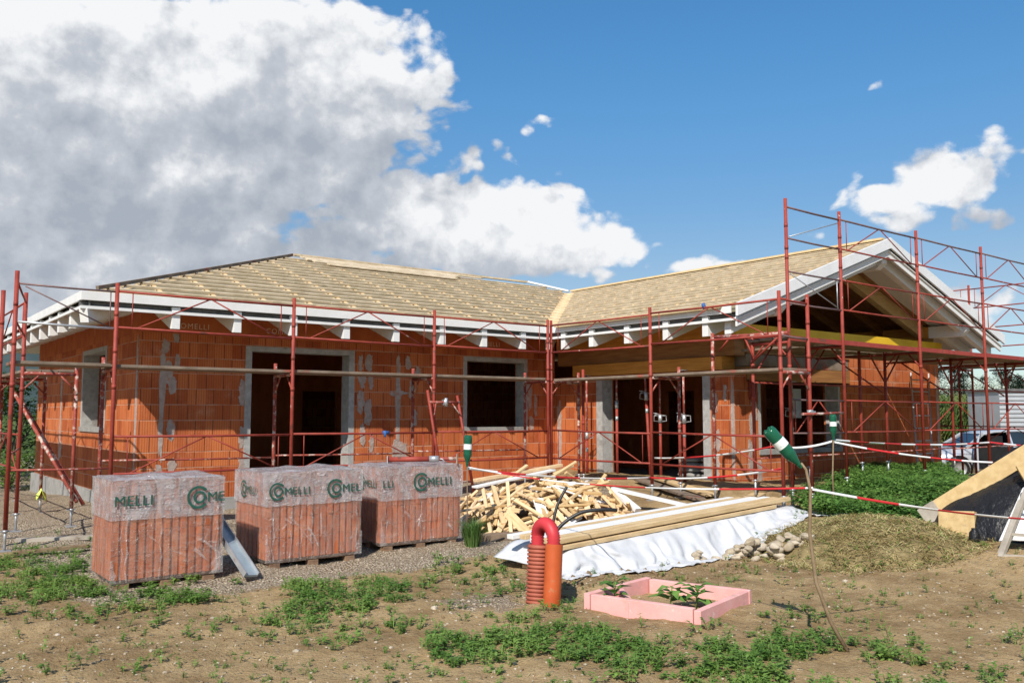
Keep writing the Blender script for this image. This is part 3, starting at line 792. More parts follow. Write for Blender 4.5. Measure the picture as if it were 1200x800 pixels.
line('ridge_board', (VT[0], VT[1]-.1), 'w', (GP[0], GP[1]+.12), 'w', .14, .045, .028, M['counter'])
line('valley_board', (WX+.12, Y0+.12), 'f', (VT[0]-.12, VT[1]-.12), 'f', .26, .022, -.012, M['counter'])

# fascia boards at the eaves, open ventilation slot below
def fascia(a, b, out):
    mb = MB(); ox, oy = out
    mb.bar((a[0]+ox*.015, a[1]+oy*.015, EV-.058), (b[0]+ox*.015, b[1]+oy*.015, EV-.058), .03, .135); sub(mb, 'fascia_board', M['white_wood'], bevel=.003)
    mb = MB(); mb.bar((a[0]+ox*.012, a[1]+oy*.012, EV-.234), (b[0]+ox*.012, b[1]+oy*.012, EV-.234), .024, .045); sub(mb, 'soffit_edge', M['white_wood'])
    mb = MB(); mb.bar((a[0]-ox*.10, a[1]-oy*.10, EV-.165), (b[0]-ox*.10, b[1]-oy*.10, EV-.165), .02, .085); sub(mb, 'slot_shade', M['dark_slab'])  # dark strip set back in the slot, standing for the shade inside it
fascia((X0-.03, Y0), (WX-.02, Y0), (0,-1)); fascia((X0, Y1), (X0, Y0), (-1,0)); fascia((WX, Y0-.035), (WX, WY+.12), (-1,0))
fascia((X1, WY+.12), (X1, Y1), (1,0)); fascia((X1, Y1), (X0, Y1), (0,1))
mb = MB(); mb.bar((WX-.01, Y0-.3, EV+.016), (WX-.01, WY+.3, EV+.016), .22, .02, (-SL,0,1)); sub(mb, 'eaves_board', M['counter'])

# rafter tails: one mesh each, tapered cut end
def tail(x, y, d, inn=1.32):
    """x, y: point on the eave; d: unit inward direction"""
    dv = Vector((d[0], d[1], 0)); sd = Vector((-d[1], d[0], 0)); mb = MB()
    zt = EV-.252; base = Vector((x, y, 0))
    prof = [(.0, .115), (.07, .115), (.07, .0245), (inn, SL*inn), (inn, SL*inn-.25), (.07, -.25+SL*.05), (.0, -.235)]
    for_ = [base + dv*a + Vector((0,0,zt+b)) - sd*.065 for a, b in prof]
    mb.prism(for_, sd*.13); sub(mb, 'rafter_tail', M['white_wood'], bevel=.004)
for x in (4.24, 5.25, 6.25, 7.27, 8.31, 9.35, 10.36, 11.37): tail(x, Y0+.012, (0, 1))
for y in (15.35, 16.3, 17.1, 18.0, 18.95, 19.9, 20.9, 21.9, 22.9, 23.9, 25.): tail(X0+.012, y, (1, 0))
for y in (13.95, 13.08, 12.07, 11.06, 10.12): tail(WX+.012, y, (1, 0))
for y in (10.2, 11.2, 12.2, 13.2, 14.2, 15.2, 16.2, 17.2): tail(X1-.012, y, (-1, 0))
def htail(x, y, dx, dy, drop=SL):
    mb = MB(); p0 = Vector((x, y, EV-.36)); p1 = p0+Vector((dx*1.35, dy*1.35, drop*1.35)); mb.bar(p0, p1, .14, .215); sub(mb, 'hip_rafter', M['white_wood'], bevel=.004)
htail(X0+.03, Y0+.03, 1, 1); htail(WX+.03, Y0+.03, 1, 1)

# verge of the gable: barge boards, fly rafters, purlins
def rake(x0, x1, y0, y1, o0, o1, mat, name):
    for xe, xr in ((x0, 17.025), (x1, 17.025)):
        s = 1 if xe < xr else -1; zr = EV+SL*4.975
        pts = [(xe, y0, EV+o0), (xr, y0, zr+o0), (xr, y0, zr+o1), (xe, y0, EV+o1)]
        mb = MB(); mb.prism(pts, (0, y1-y0, 0)); sub(mb, name, mat, bevel=.004)
rake(WX-.05, X1+.05, 9.355, 9.40, .03, -.19, M['barge'], 'barge_board')
rake(WX+.02, X1-.02, 9.43, 9.465, -.192, -.36, M['white_wood'], 'barge_board')
rake(WX+.1, X1-.1, 9.62, 9.76, -.252, -.47, M['white_wood'], 'fly_rafter')
def purlin(x, zt, w_=.18, h_=.27, y0=9.52):
    mb = MB(); mb.prism([(x-w_/2, y0, zt), (x-w_/2, 10.40, zt), (x-w_/2, 10.40, zt-h_), (x-w_/2, y0+.14, zt-h_), (x-w_/2, y0, zt-h_+.12)], (w_, 0, 0)); sub(mb, 'purlin_end', M['white_wood'], bevel=.005)
    mb = MB(); mb.box(x-w_/2, x+w_/2, 10.403, 19.0, zt-h_, zt); sub(mb, 'purlin', M['glulam'])
zs_ = lambda x: EV+SL*4.975-SL*abs(x-17.025)-.252
purlin(17.025, zs_(17.025)-.03, .2, .32); purlin(20.55, zs_(20.65)-.01); purlin(13.5, zs_(13.4)-.01)
for y in (11.6, 12.6, 13.6, 14.6):
    for s in (1, -1):
        mb = MB(); mb.bar((17.025+s*.1, y, zs_(17.125)-.1), (17.025+s*4.2, y, zs_(21.225)-.1), .12, .19); sub(mb, 'rafter', M['glulam_dark'])
# concrete step in front of the wing door
stp = MB(); stp.box(12.55, 13.06, 10.62, 13.62, .02, .315); step_o = stp.build('door_step', M['dark_slab'], house, bevel=.012)
# conduits let into the wall beside the gable window
mb = MB()
for k, x in enumerate((13.62, 13.67, 13.72, 13.80)):
    mb.path([(x, 10.372, 2.34), (x, 10.37, 2.16-.02*k), (x+.01, 10.39, 1.98-.05*(k % 2))], .018, 8)
mb.build('wall_conduit', M['red_tube'], house)
# ---------------------------------------------------------------- scaffolding
RT_ = .027
def standard(root, x, y, zt, jack=.26, lean=(0,0), mat='red_tube', zb=None):
    g = gnd(x, y) if zb is None else zb
    mb = MB(); b = Vector((x, y, g+jack)); t = Vector((x+lean[0], y+lean[1], zt))
    mb.tube(b, t, RT_, 12)
    n = max(1, int((zt-g)/2.0))
    for k in range(1, n+1):                                    # spigot joints
        q = b.lerp(t, min(.95, (k*1.95)/(zt-g))); mb.tube(q-Vector((0,0,.03)), q+Vector((0,0,.03)), RT_+.004, 12)
    for z in (.45, .95):                                       # small hooks for the rails
        q = t-Vector((0,0,z)) if zt > 3 else t-Vector((0,0,.1+z))
        mb.tube(q, q+Vector((0,0,.06)), RT_+.003, 10)
    s = mb.build('standard', M[mat], root)
    jb = MB(); jb.tube((x, y, g+.012), (x, y, g+jack+.05), .018, 10); jb.box(x-.07, x+.07, y-.07, y+.07, g-.01, g+.012)
    jb.tube((x, y, g+jack-.03), (x, y, g+jack), .032, 8); jb.bar((x-.07, y, g+jack-.016), (x+.07, y+.01, g+jack-.016), .014, .014)
    jb.build('base_jack', M['galv'], s)
    return s
def rail(root, p0, p1, r=.017, mat='red_tube', name='guard_rail'):
    mb = MB(); p0 = Vector(p0); p1 = Vector(p1); m_ = (p0+p1)/2 - Vector((0,0,.006))
    mb.path([p0, m_, p1], r, 8); return mb.build(name, M[mat], root)
def vee(root, p0, p1, zt, zb, mat='red_tube'):
    """inverted V of thin tube between two rails, with a short upright at each end"""
    mb = MB(); a = Vector((p0[0], p0[1], 0)); b = Vector((p1[0], p1[1], 0))
    at_ = lambda k, z: a.lerp(b, k)+Vector((0,0,z))
    mb.tube(at_(.5, zt), at_(.09, zb), .0105, 6); mb.tube(at_(.5, zt), at_(.91, zb), .0105, 6)
    for k in (.08, .92): mb.tube(at_(k, zt), at_(k, zb), .0075, 6)
    mb.build('brace', M[mat], root)
def head(root, a, b, z, mat='worn_tube'):
    """tube across a frame with two gussets"""
    mb = MB(); a = Vector((a[0], a[1], z)); b = Vector((b[0], b[1], z)); d = (b-a).normalized()
    mb.tube(a, b, RT_*.95, 10)
    for p, s in ((a, 1), (b, -1)): mb.tube(p+d*s*.24, p-Vector((0,0,.26)), .014, 8)
    mb.build('frame_head', M[mat], root)
def deck(root, x0, x1, y0, y1, z, mat='deck_wood', t=.04):
    """boards of one bay, laid along the longer side"""
    mb = MB(); rnd = random.Random(int(x0*31+y0*17)); n = 3
    for k in range(n):
        dz = rnd.uniform(-.006, .006)
        if x1-x0 > y1-y0:
            a = y0+(y1-y0)*k/n; b = y0+(y1-y0)*(k+1)/n-.012; mb.box(x0+rnd.uniform(-.02,.02), x1+rnd.uniform(-.03,.0), a, b, z+dz, z+t+dz)
        else:
            a = x0+(x1-x0)*k/n; b = x0+(x1-x0)*(k+1)/n-.012; mb.box(a, b, y0, y1+rnd.uniform(-.03,0), z+dz, z+t+dz)
    return mb.build('deck_boards', M[mat], root, bevel=.004)
def coupler(root, p, mat='galv'):
    mb = MB(); x, y, z = p
    mb.tube((x, y, z-.04), (x, y, z+.04), .046, 10); mb.box(x-.06, x+.06, y-.055, y-.03, z-.025, z+.025); mb.build('coupler', M[mat], root)

# --- along the long front wall
fs = thing('scaffolding', 'rusty red tube scaffold along the long brick front wall behind the wrapped pallets', 'scaffold', (6.5, 12.6, 0), 'scaffold runs round the house')
OX = (1.72, 2.92, 5.46, 8.0, 10.52); YO, YI = 12.6, 13.32
for k, x in enumerate(OX):
    standard(fs, x, YO, 3.47 if k else 3.52)
    if k: standard(fs, x+.02, YI, 2.5, mat='worn_tube'); head(fs, (x, YO), (x+.02, YI), 2.30)
for k in range(4):
    a, b = OX[k], OX[k+1]; mt = 'galv_rail' if k == 0 else 'red_tube'
    rail(fs, (a, YO, 3.36), (b, YO, 3.35), mat=mt, r=.017 if k else .013); rail(fs, (a, YO, 2.87), (b, YO, 2.85), mat='galv' if k == 0 else mt, r=.016)
    if k:
        rail(fs, (a, YO, 1.40), (b, YO, 1.39)); rail(fs, (a, YO, .90), (b, YO, .90))
        vee(fs, (a, YO), (b, YO), 3.35, 2.85); vee(fs, (a, YO), (b, YO), 1.39, .90)
        deck(fs, a-.01, b-.02, YO+.03, YI+.02, 2.335)
        rail(fs, (a, YI, 1.05), (b, YI, 1.02), r=.014, mat='worn_tube')
    else:
        mb = MB(); mb.tube((a+.1, YO, 3.33), (b-.1, YO, 2.87), .009, 6); mb.tube((b-.08, YO, 3.35), (b-.08, YO, 2.86), .008, 6); mb.build('brace', M['galv_rail'], fs)
        deck(fs, a, b-.02, YO+.03, YI+.02, 2.335)
        rail(fs, (a, YO, 1.0), (b, YO, .98), r=.014, mat='worn_tube')
mb = MB(); mb.tube((7.02, YO-.01, 1.40), (7.13, YO-.01, 1.40), .028, 10); mb.tube((7.06, YO-.02, 1.43), (7.05, YO-.03, 1.33), .02, 8); mb.build('strap', M['blue_tie'], fs)

# --- along the wing
ws = thing('scaffolding', 'red tube scaffold in front of the wing doorway between the inner corner and the gable', 'scaffold', (10.65, 10.1, 0), 'scaffold runs round the house')
XO, XI = 10.65, 11.34; WYS = (12.66, 10.1, 7.57)
for k, y in enumerate(WYS):
    standard(ws, XO, y, 3.47)
    standard(ws, XI, y, 2.5 if k < 2 else 3.47, mat='worn_tube' if k < 2 else 'red_tube'); head(ws, (XO, y), (XI, y), 2.30, 'worn_tube')
standard(ws, 11.30, 9.33, 3.02, mat='worn_tube'); standard(ws, 11.27, 12.45, 2.55, mat='red_tube')
for k in range(2):
    a, b = WYS[k], WYS[k+1]
    rail(ws, (XO, a, 3.37), (XO, b, 3.35)); rail(ws, (XO, a, 2.86), (XO, b, 2.83)); rail(ws, (XO, a, 1.40), (XO, b, 1.38)); rail(ws, (XO, a, .88), (XO, b, .89))
    vee(ws, (XO, a), (XO, b), 3.36, 2.85); vee(ws, (XO, a), (XO, b), 1.39, .89)
    deck(ws, XO+.03, XI+.02, b+.02, a-.02, 2.325)
rail(ws, (XO, 7.57, 3.36), (XI, 7.57, 3.33)); rail(ws, (XO, 7.57, 2.83), (XI, 7.57, 2.80), mat='galv_rail')
coupler(ws, (XI, 7.57, 1.72)); rail(ws, (XI-.25, 7.53, 1.70), (XI+.75, 7.50, 1.72), r=.02, mat='worn_tube', name='short_tube')
mb = MB(); mb.tube((XO-.02, 8.95, 3.42), (XO+.02, 8.95, 3.34), .03, 8); mb.build('strap', M['blue_tie'], ws)

# --- gable scaffold, one lift higher
gs = thing('scaffolding', 'tall red scaffold rising past the white gable with guard rails against the sky', 'scaffold', (15, 8, 0), 'scaffold runs round the house')
GX = (11.48, 12.95, 15.42, 17.94, 20.42, 22.9); GY, GI = 8.0, 8.7
for k, x in enumerate(GX):
    standard(gs, x, GY, 5.03)
    standard(gs, x+.03, GI, 2.98, jack=.38, mat='red_tube'); head(gs, (x, GY), (x+.03, GI), 2.80, 'red_tube')
standard(gs, 14.62, 8.72, 2.86, jack=.4); standard(gs, 12.6, 8.95, 2.2, jack=.3, mat='worn_tube')
for k in range(5):
    a, b = GX[k], GX[k+1]
    for z, r in ((4.90, .017), (4.41, .015), (3.89, .015), (3.40, .015), (1.92, .014), (1.41, .014)):
        rail(gs, (a, GY, z), (b, GY, z-.01), r=r, mat='galv_rail' if (k == 0 or z > 4.8) else 'red_tube')
    if k == 0:
        mb = MB(); mb.tube((a+.08, GY, 4.44), (b-.05, GY, 4.83), .009, 6); mb.tube((a+.08, GY, 3.86), (b-.1, GY, 3.42), .009, 6)
        mb.tube((b-.12, GY, 3.88), (b-.12, GY, 3.41), .010, 6); mb.build('brace', M['galv'], gs)
    else:
        vee(gs, (a, GY), (b, GY), 4.90, 4.41); vee(gs, (a, GY), (b, GY), 3.89, 3.40)
    vee(gs, (a, GY), (b, GY), 1.92, 1.41)
    deck(gs, a, b-.015, GY+.03, GI+.10, 2.84)
    if k:
        deck(gs, a+.02, b-.03, GI+.13, 10.06, 2.835)
        mb = MB(); mb.tube((b-.05, GI, 2.79), (b-.05, 10.1, 2.79), .02, 8); mb.tube((b-.05, GI+.02, 2.1), (b-.05, 9.7, 2.78), .016, 8); mb.build('cantilever_bracket', M['red_tube'], gs)
    mb = MB(); mb.bar((a+.02, GY+.012, 2.865), (b-.02, GY+.012, 2.855), .02, .075); mb.build('deck_edge', M['deck_steel'], gs)
    mb = MB(); mb.tube((a+.05, GI, 2.30), (a+.55, GI, 2.80), .016, 8); mb.tube((b-.0, GI, 2.30), (b-.5, GI, 2.80), .016, 8); mb.build('deck_bracket', M['red_tube'], gs)
    rail(gs, (a, GI, 2.20), (b, GI, 2.20), r=.014); rail(gs, (a, GI, 1.0), (b, GI, 1.02), r=.013, mat='worn_tube')
rail(gs, (11.40, 9.40, 2.96), (11.40, 7.95, 2.93), r=.032, mat='worn_tube', name='transom')
mb = MB(); mb.tube((11.4, 9.28, 2.72), (11.4, 9.05, 2.94), .015, 8); mb.tube((11.42, 8.66, 2.5), (11.42, 8.1, 2.92), .018, 8); mb.tube((11.42, 8.78, 2.92), (11.42, 8.62, 2.6), .016, 8); mb.build('deck_bracket', M['red_tube'], gs)
mb = MB(); mb.box(11.5, 12.9, 8.06, 8.78, 2.895, 2.905); mb.build('steel_deck', M['deck_steel'], gs)

# --- left end
ls = thing('scaffolding', 'red scaffold frames by the left end wall with its window', 'scaffold', (2.4, 16, 0), 'scaffold runs round the house')
LXO, LXI = 2.13, 2.86
for k, y in enumerate((14.65, 17.2, 19.75, 22.3, 24.85)):
    standard(ls, LXO, y, 3.5 if k != 1 else 3.3); standard(ls, LXI, y, 2.42, mat='worn_tube'); head(ls, (LXO, y), (LXI, y), 2.30, 'worn_tube')
ys_ = (12.7, 14.65, 17.2, 19.75, 22.3, 24.85)
for k in range(1, 5):
    a, b = ys_[k], ys_[k+1]
    for z in (3.36, 2.86, 1.40, .9): rail(ls, (LXO, a, z), (LXO, b, z-.01), r=.015)
    vee(ls, (LXO, a), (LXO, b), 3.35, 2.86); vee(ls, (LXO, a), (LXO, b), 1.39, .9)
    deck(ls, LXO+.03, LXI-.02, a, b-.02, 2.33)
rail(ls, (1.74, 12.65, 3.37), (LXO, 14.65, 3.36), r=.014); rail(ls, (1.74, 12.65, 2.87), (LXO, 14.65, 2.86), r=.014)
rail(ls, (1.74, 12.65, 1.2), (LXO, 14.65, 1.2), r=.014, mat='worn_tube')
standard(ls, 1.62, 12.95, 3.3); standard(ls, 1.32, 13.3, 3.0)
mb = MB(); mb.tube((2.35, 16.9, 2.05), (3.05, 15.25, .32), .028, 10); mb.tube((2.5, 17.1, 1.9), (3.2, 15.5, .25), .028, 10)
for k in range(5):
    f = .12+.19*k; a = Vector((2.35, 16.9, 2.05)).lerp(Vector((3.05, 15.25, .32)), f); b = Vector((2.5, 17.1, 1.9)).lerp(Vector((3.2, 15.5, .25)), f); mb.tube(a, b, .014, 8)
mb.build('leaning_ladder_frame', M['worn_tube'], ls)

# --- right side
rs = thing('scaffolding', 'dark red scaffold beyond the gable corner, seen against the maize and parked car', 'scaffold', (22.6, 12, 0), 'scaffold runs round the house')
for y in (10.55, 13.1, 15.65):
    standard(rs, 22.9, y, 5.0); standard(rs, 22.2, y, 2.98); head(rs, (22.9, y), (22.2, y), 2.8, 'red_tube')
for a, b in ((8.75, 10.55), (10.55, 13.1), (13.1, 15.65)):
    for z in (4.9, 4.41, 3.89, 3.4, 1.4, .95): rail(rs, (22.9, a, z), (22.9, b, z-.01), r=.015)
    vee(rs, (22.9, a), (22.9, b), 4.9, 4.41); vee(rs, (22.9, a), (22.9, b), 1.4, .95); deck(rs, 22.22, 22.87, a, b-.02, 2.84)

# --- red trestle leaning on the front scaffold
tr = thing('trestle', 'narrow red steel trestle frame leaning on the front scaffold above the third pallet', 'trestle', (8.2, 12.5, .3))
for p0, p1 in (((8.11, 12.42, .30), (7.82, 12.52, 2.10)), ((8.72, 12.42, .30), (8.42, 12.52, 2.02))):
    mb = MB(); mb.tube(p0, p1, .024, 10); mb.build('leg', M['red_tube'], tr)
mb = MB(); mb.tube((7.84, 12.50, 1.90), (8.46, 12.50, 1.90), .02, 10); mb.tube((7.98, 12.5, 1.89), (7.93, 12.48, 1.66), .012, 6); mb.tube((8.3, 12.5, 1.89), (8.48, 12.48, 1.66), .012, 6); mb.build('crossbar', M['worn_tube'], tr)
mb = MB(); mb.tube((8.12, 12.50, 1.90), (8.2, 12.50, 1.90), .05, 10); mb.tube((8.16, 12.47, 1.83), (8.16, 12.47, 1.97), .03, 8); mb.build('coupler', M['galv'], tr)
mb = MB(); mb.tube((8.06, 12.43, .55), (8.68, 12.43, .55), .016, 8); mb.build('foot_bar', M['worn_tube'], tr)

# --- adjustable props
def prop(x, y, zb, zt, zc, label, lean=(0,0), handle=True):
    t = thing('steel_prop', label, 'prop', (x, y, zb), 'adjustable steel props')
    P0 = Vector((x, y, zb)); P1 = Vector((x+lean[0], y+lean[1], zt)); f = (zc-zb)/(zt-zb); Pc = P0.lerp(P1, f); d = (P1-P0).normalized()
    mb = MB(); mb.tube(P0+d*.01, Pc, .030, 12); mb.build('outer_tube', M['red_tube'], t)
    mb = MB(); mb.tube(Pc, P1-d*.01, .022, 10); mb.build('inner_tube', M['worn_tube'], t)
    mb = MB(); mb.tube(Pc-d*.10, Pc+d*.07, .040, 12); mb.tube(Pc-d*.36, Pc-d*.27, .032, 12)
    if handle:
        s = Vector((.793, -.609, 0)); c = Pc
        mb.path([c-s*.03+Vector((0,0,.05)), c-s*.12+Vector((0,0,.05)), c-s*.13-Vector((0,0,.06)), c-s*.03-Vector((0,0,.07))], .009, 6)
        mb.path([c+s*.03+Vector((0,0,.05)), c+s*.12+Vector((0,0,.05)), c+s*.13-Vector((0,0,.06)), c+s*.03-Vector((0,0,.07))], .009, 6)
        mb.tube(c-s*.14+Vector((0,0,.1)), c+s*.02+Vector((0,0,.07)), .008, 6)
    mb.build('collar', M['galv'], t)
    mb = MB()
    for q in (P0, P1): mb.box(q.x-.07, q.x+.07, q.y-.07, q.y+.07, q.z-.006, q.z+.006)
    mb.build('end_plate', M['galv'], t)
prop(12.80, 14.03, .24, 2.53, 1.25, 'red prop standing at the left jamb of the wing doorway')
prop(13.30, 13.62, FZ+.006, 2.52, 1.92, 'red prop just inside the left of the wing doorway, grey sleeve high up', handle=False)
prop(13.28, 12.62, FZ+.006, 2.52, 2.08, 'slightly tilted red prop with ring handle near the middle of the doorway', lean=(0, .14))
prop(13.36, 12.42, FZ+.006, 2.52, 1.62, 'prop with rusty grey collar just right of the tilted doorway prop')
prop(12.70, 11.20, .325, 2.53, 1.62, 'red prop on the step with ring handle at the right of the wing doorway')
prop(14.75, 10.25, .30, 2.33, 1.72, 'red prop with ring handle in front of the gable window opening')
# ---------------------------------------------------------------- brick pallets
def logo(mb, s, o, u, size, full=True, cut=None):
    """C ring round an O, then letters; u = direction along the face"""
    u = Vector(u); v = Vector((0,0,1)); n = u.cross(v); o = Vector(o); x = 0.
    def ring(cx, cz, r0, r1, a0, a1, k=26):
        vs = []
        for i in range(k+1):
            a = a0+(a1-a0)*i/k
            for r in (r0, r1): vs.append(o+u*(cx+r*math.cos(a))+v*(cz+r*math.sin(a))+n*.002)
        mb.mesh(vs, [(2*i, 2*i+1, 2*i+3, 2*i+2) for i in range(k)])
    if full:
        R2 = size*.86
        ring(R2, size*.36, R2*.78, R2, R(42), R(318)); ring(R2*1.10, size*.36, R2*.36, R2*.56, 0, R(360))
        x = R2*1.74
    put_text(mb, s, size*1.06, o+u*x, u, v, n, 0, 1.04); put_text(mb, s, size*1.06, o+u*(x+size*.03)+n*.0008, u, v, n, 0, 1.04)
def wavy_box(mb, x0, x1, y0, y1, z0, z1, seed, amp, mi=0, top=True, nx=26, nz=22):
    """wrap skin with shallow wrinkles: four sides and (optionally) a top"""
    rnd = random.Random(seed); s0 = rnd.random()*50
    def P(x, y, z):
        nn = noise.noise_vector(Vector((x*5+s0, y*5, z*4)))
        n2 = noise.noise_vector(Vector((x*16+s0, y*16, z*9)))
        return Vector((x, y, z))+nn*amp+n2*amp*.35
    def grid(f, a, b):
        vs = [P(*f(i/a, j/b)) for j in range(b+1) for i in range(a+1)]
        mb.mesh(vs, [(j*(a+1)+i, j*(a+1)+i+1, (j+1)*(a+1)+i+1, (j+1)*(a+1)+i) for j in range(b) for i in range(a)], mi, True)
    Lx, Ly, Lz = x1-x0, y1-y0, z1-z0
    grid(lambda a, b: (x0+Lx*a, y0, z0+Lz*b), nx, nz); grid(lambda a, b: (x1-Lx*a, y1, z0+Lz*b), nx, nz)
    grid(lambda a, b: (x0, y1-Ly*a, z0+Lz*b), nx, nz); grid(lambda a, b: (x1, y0+Ly*a, z0+Lz*b), nx, nz)
    if top: grid(lambda a, b: (x0+Lx*a, y0+Ly*b, z1), nx, nx)
def brick_pallet(x0, x1, y0, y1, seed, label, logos, band=.63):
    t = thing('brick_pallet', label, 'brick pallet', ((x0+x1)/2, (y0+y1)/2, 0), 'wrapped pallets of clay blocks')
    zb = gnd((x0+x1)/2, y0)-.03; rnd = random.Random(seed); zt = 1.045
    mb = MB()
    for y in (y0+.04, (y0+y1)/2, y1-.14): mb.box(x0+.04, x1-.04, y, y+.10, zb+.085, zb+.11)
    for x in (x0+.06, (x0+x1)/2-.06, x1-.18):
        for y in (y0+.02, (y0+y1)/2-.04, y1-.12): mb.box(x, x+.12, y, y+.10, zb-.02, zb+.085)
    for k in range(6): mb.box(x0+.02, x1-.02, y0+.02+k*(y1-y0-.14)/5, y0+.12+k*(y1-y0-.14)/5, zb+.111, zb+.13)
    mb.build('pallet', M['pallet_wood'], t, bevel=.004)
    # blocks on end: ribbed columns in four layers
    mb = MB(); z = zb+.132; h = (zt-.02-z)/4; nc = max(1, round((x1-x0)/.083)); nd = max(1, round((y1-y0)/.13))
    for r in range(4):
        za, zc = z+r*h+.001, z+(r+1)*h
        mb.box(x0+.022, x1-.022, y0+.022, y1-.022, za, zc)
        for k in range(nc):
            a = x0+.012+(x1-x0-.024)*k/nc; b = x0+.012+(x1-x0-.024)*(k+1)/nc-.030
            j = rnd.uniform(-.006, .006)
            for ya, yb in ((y0+.003+j, y0+.03), (y1-.03, y1-.003+j)): mb.box(a, b, ya, yb, za, zc-.0015)
        for k in range(nd):
            a = y0+.02+(y1-y0-.04)*k/nd; b = y0+.02+(y1-y0-.04)*(k+1)/nd-.016
            for xa, xb in ((x0+.003, x0+.03), (x1-.03, x1-.003)): mb.box(xa, xb, a, b, za, zc-.0015)
    mb.build('clay_blocks', M['packbrick'], t)
    mb = MB(); wavy_box(mb, x0-.006, x1+.006, y0-.006, y1+.006, zb+.10, zt, seed, .011, top=False)
    f = mb.build('stretch_film', M['film'], t)
    # gathered strips of film pulled across the front face
    mb = MB()
    for k in range(5):
        a = rnd.uniform(x0+.1, x1-.15); b = a+rnd.uniform(-.1, .5); b = min(b, x1-.03); za = rnd.uniform(.2, .55); zc = za+rnd.uniform(-.28, .3); zc = max(.15, min(.8, zc))
        wd = rnd.uniform(.004, .016); pts = []
        for i in range(9):
            f = i/8; pts.append(Vector((a+(b-a)*f, y0-.016-.006*math.sin(f*3.14), za+(zc-za)*f+.03*math.sin(f*3.1+k))))
        vs = []
        for i, p in enumerate(pts): vs += [p-Vector((wd*.5, 0, wd*(.5+math.sin(i*.4+k)))), p+Vector((wd*.5, -.004, wd*(.6+.8*math.cos(i*.7))))]
        mb.mesh(vs, [(2*i, 2*i+1, 2*i+3, 2*i+2) for i in range(8)], 0, True)
    for cx_, cw in ((x0+.0, rnd.uniform(.05, .14)), (x1-.0, -rnd.uniform(.05, .16))):      # doubled film at the lower corners
        hh = rnd.uniform(.16, .34); vs = []
        for i in range(7):
            f = i/6; vs += [(cx_-math.copysign(.012, cw), y0-.017, zb+.11+hh*f), (cx_+cw*(1-f)**.8*(1+.3*math.sin(i*2.2+seed)), y0-.018, zb+.11+hh*f)]
        mb.mesh(vs, [(2*i, 2*i+1, 2*i+3, 2*i+2) for i in range(6)], 0, True)
    for k in range(5):                                        # long faint vertical overlaps
        xx = rnd.uniform(x0+.05, x1-.05); w2 = rnd.uniform(.008, .03); vs = []
        for i in range(9): vs += [(xx+.012*math.sin(i*1.3+k), y0-.0165, zb+.11+.55*i/8), (xx+w2*(.6+.4*math.sin(i*2.1))+.012*math.sin(i*1.3+k), y0-.0165, zb+.11+.55*i/8)]
        mb.mesh(vs, [(2*i, 2*i+1, 2*i+3, 2*i+2) for i in range(8)], 0, True)
    mb.build('film_folds', M['film_crease'], t)
    mb = MB(); wavy_box(mb, x0-.014, x1+.014, y0-.014, y1+.014, band, zt+.004, seed+5, .011, top=False); bnd = mb.build('printed_band', M['film_band'], t)
    mb = MB(); nn = 24
    vs = []
    for j in range(nn+1):
        for i in range(nn+1):
            x = x0-.012+(x1-x0+.024)*i/nn; y = y0-.012+(y1-y0+.024)*j/nn
            ed = min(i, j, nn-i, nn-j)
            vs.append((x, y, zt+.004+(.03*fbm(x*3, y*3, seed)+.012 if ed > 0 else 0)))
    mb.mesh(vs, [(j*(nn+1)+i, j*(nn+1)+i+1, (j+1)*(nn+1)+i+1, (j+1)*(nn+1)+i) for j in range(nn) for i in range(nn)], 0, True)
    mb.build('top_sheet', M['film_top'], t)
    for s, face, off, full, size in logos:
        mb = MB()
        if face == 'f': logo(mb, s, (x0+off, y0-.027, .80), (1,0,0), size, full)
        else: logo(mb, s, (x0-.027, y1-off, .80), (0,-1,0), size, full)
        mb.build('printed_logo', M['logo_green'], t)
    return t
brick_pallet(2.17, 3.25, 9.22, 10.06, 3, 'leftmost wrapped brick pallet, with grey steel plank leaning beside it', (('MELLI', 'f', .0, False, .135), ('OMEL'[1:3], 'f', .70, True, .135)), .66)
brick_pallet(3.80, 4.96, 9.40, 10.34, 9, 'middle wrapped brick pallet with bare top, standing between the two others', (('MELLI', 'l', .22, True, .115), ('MELLI', 'f', .015, True, .115), ('MEL', 'f', .71, True, .125)), .68)
brick_pallet(5.32, 6.50, 9.56, 10.42, 15, 'wrapped brick pallet with a rusty red prop lying on top', (('MELLI', 'l', .30, True, .115), ('LLI', 'f', .0, False, .115), ('MELLI', 'f', .44, True, .135)), .64)

# prop lying on the third pallet
lp = thing('steel_prop', 'rusty red prop lying flat on top of a wrapped brick pallet', 'prop', (6.0, 9.75, 1.08), 'adjustable steel props')
A_, B_ = Vector((5.72, 10.10, 1.11)), Vector((6.44, 9.58, 1.12)); L_ = (B_-A_)
mb = MB(); mb.tube(A_, A_+L_*.66, .034, 12); mb.build('outer_tube', M['red_tube'], lp)
mb = MB(); mb.tube(A_+L_*.66, B_, .024, 10); mb.build('inner_tube', M['worn_tube'], lp)
mb = MB(); mb.tube(A_+L_*.60, A_+L_*.74, .042, 12); mb.path([A_+L_*.7, A_+L_*.74+Vector((.02,-.05,.0)), A_+L_*.82+Vector((.0,-.03,-.05))], .008, 6); mb.build('collar', M['galv'], lp)
mb = MB(); d_ = L_.normalized(); sd_ = d_.cross(Vector((0,0,1)))
mb.bar(B_-d_*.0, B_+d_*.012, .16, .12); mb.build('end_plate', M['grey_wood'], lp, bevel=.004)
mb = MB(); mb.bar(A_-d_*.012, A_, .12, .10); mb.build('end_plate', M['galv'], lp)

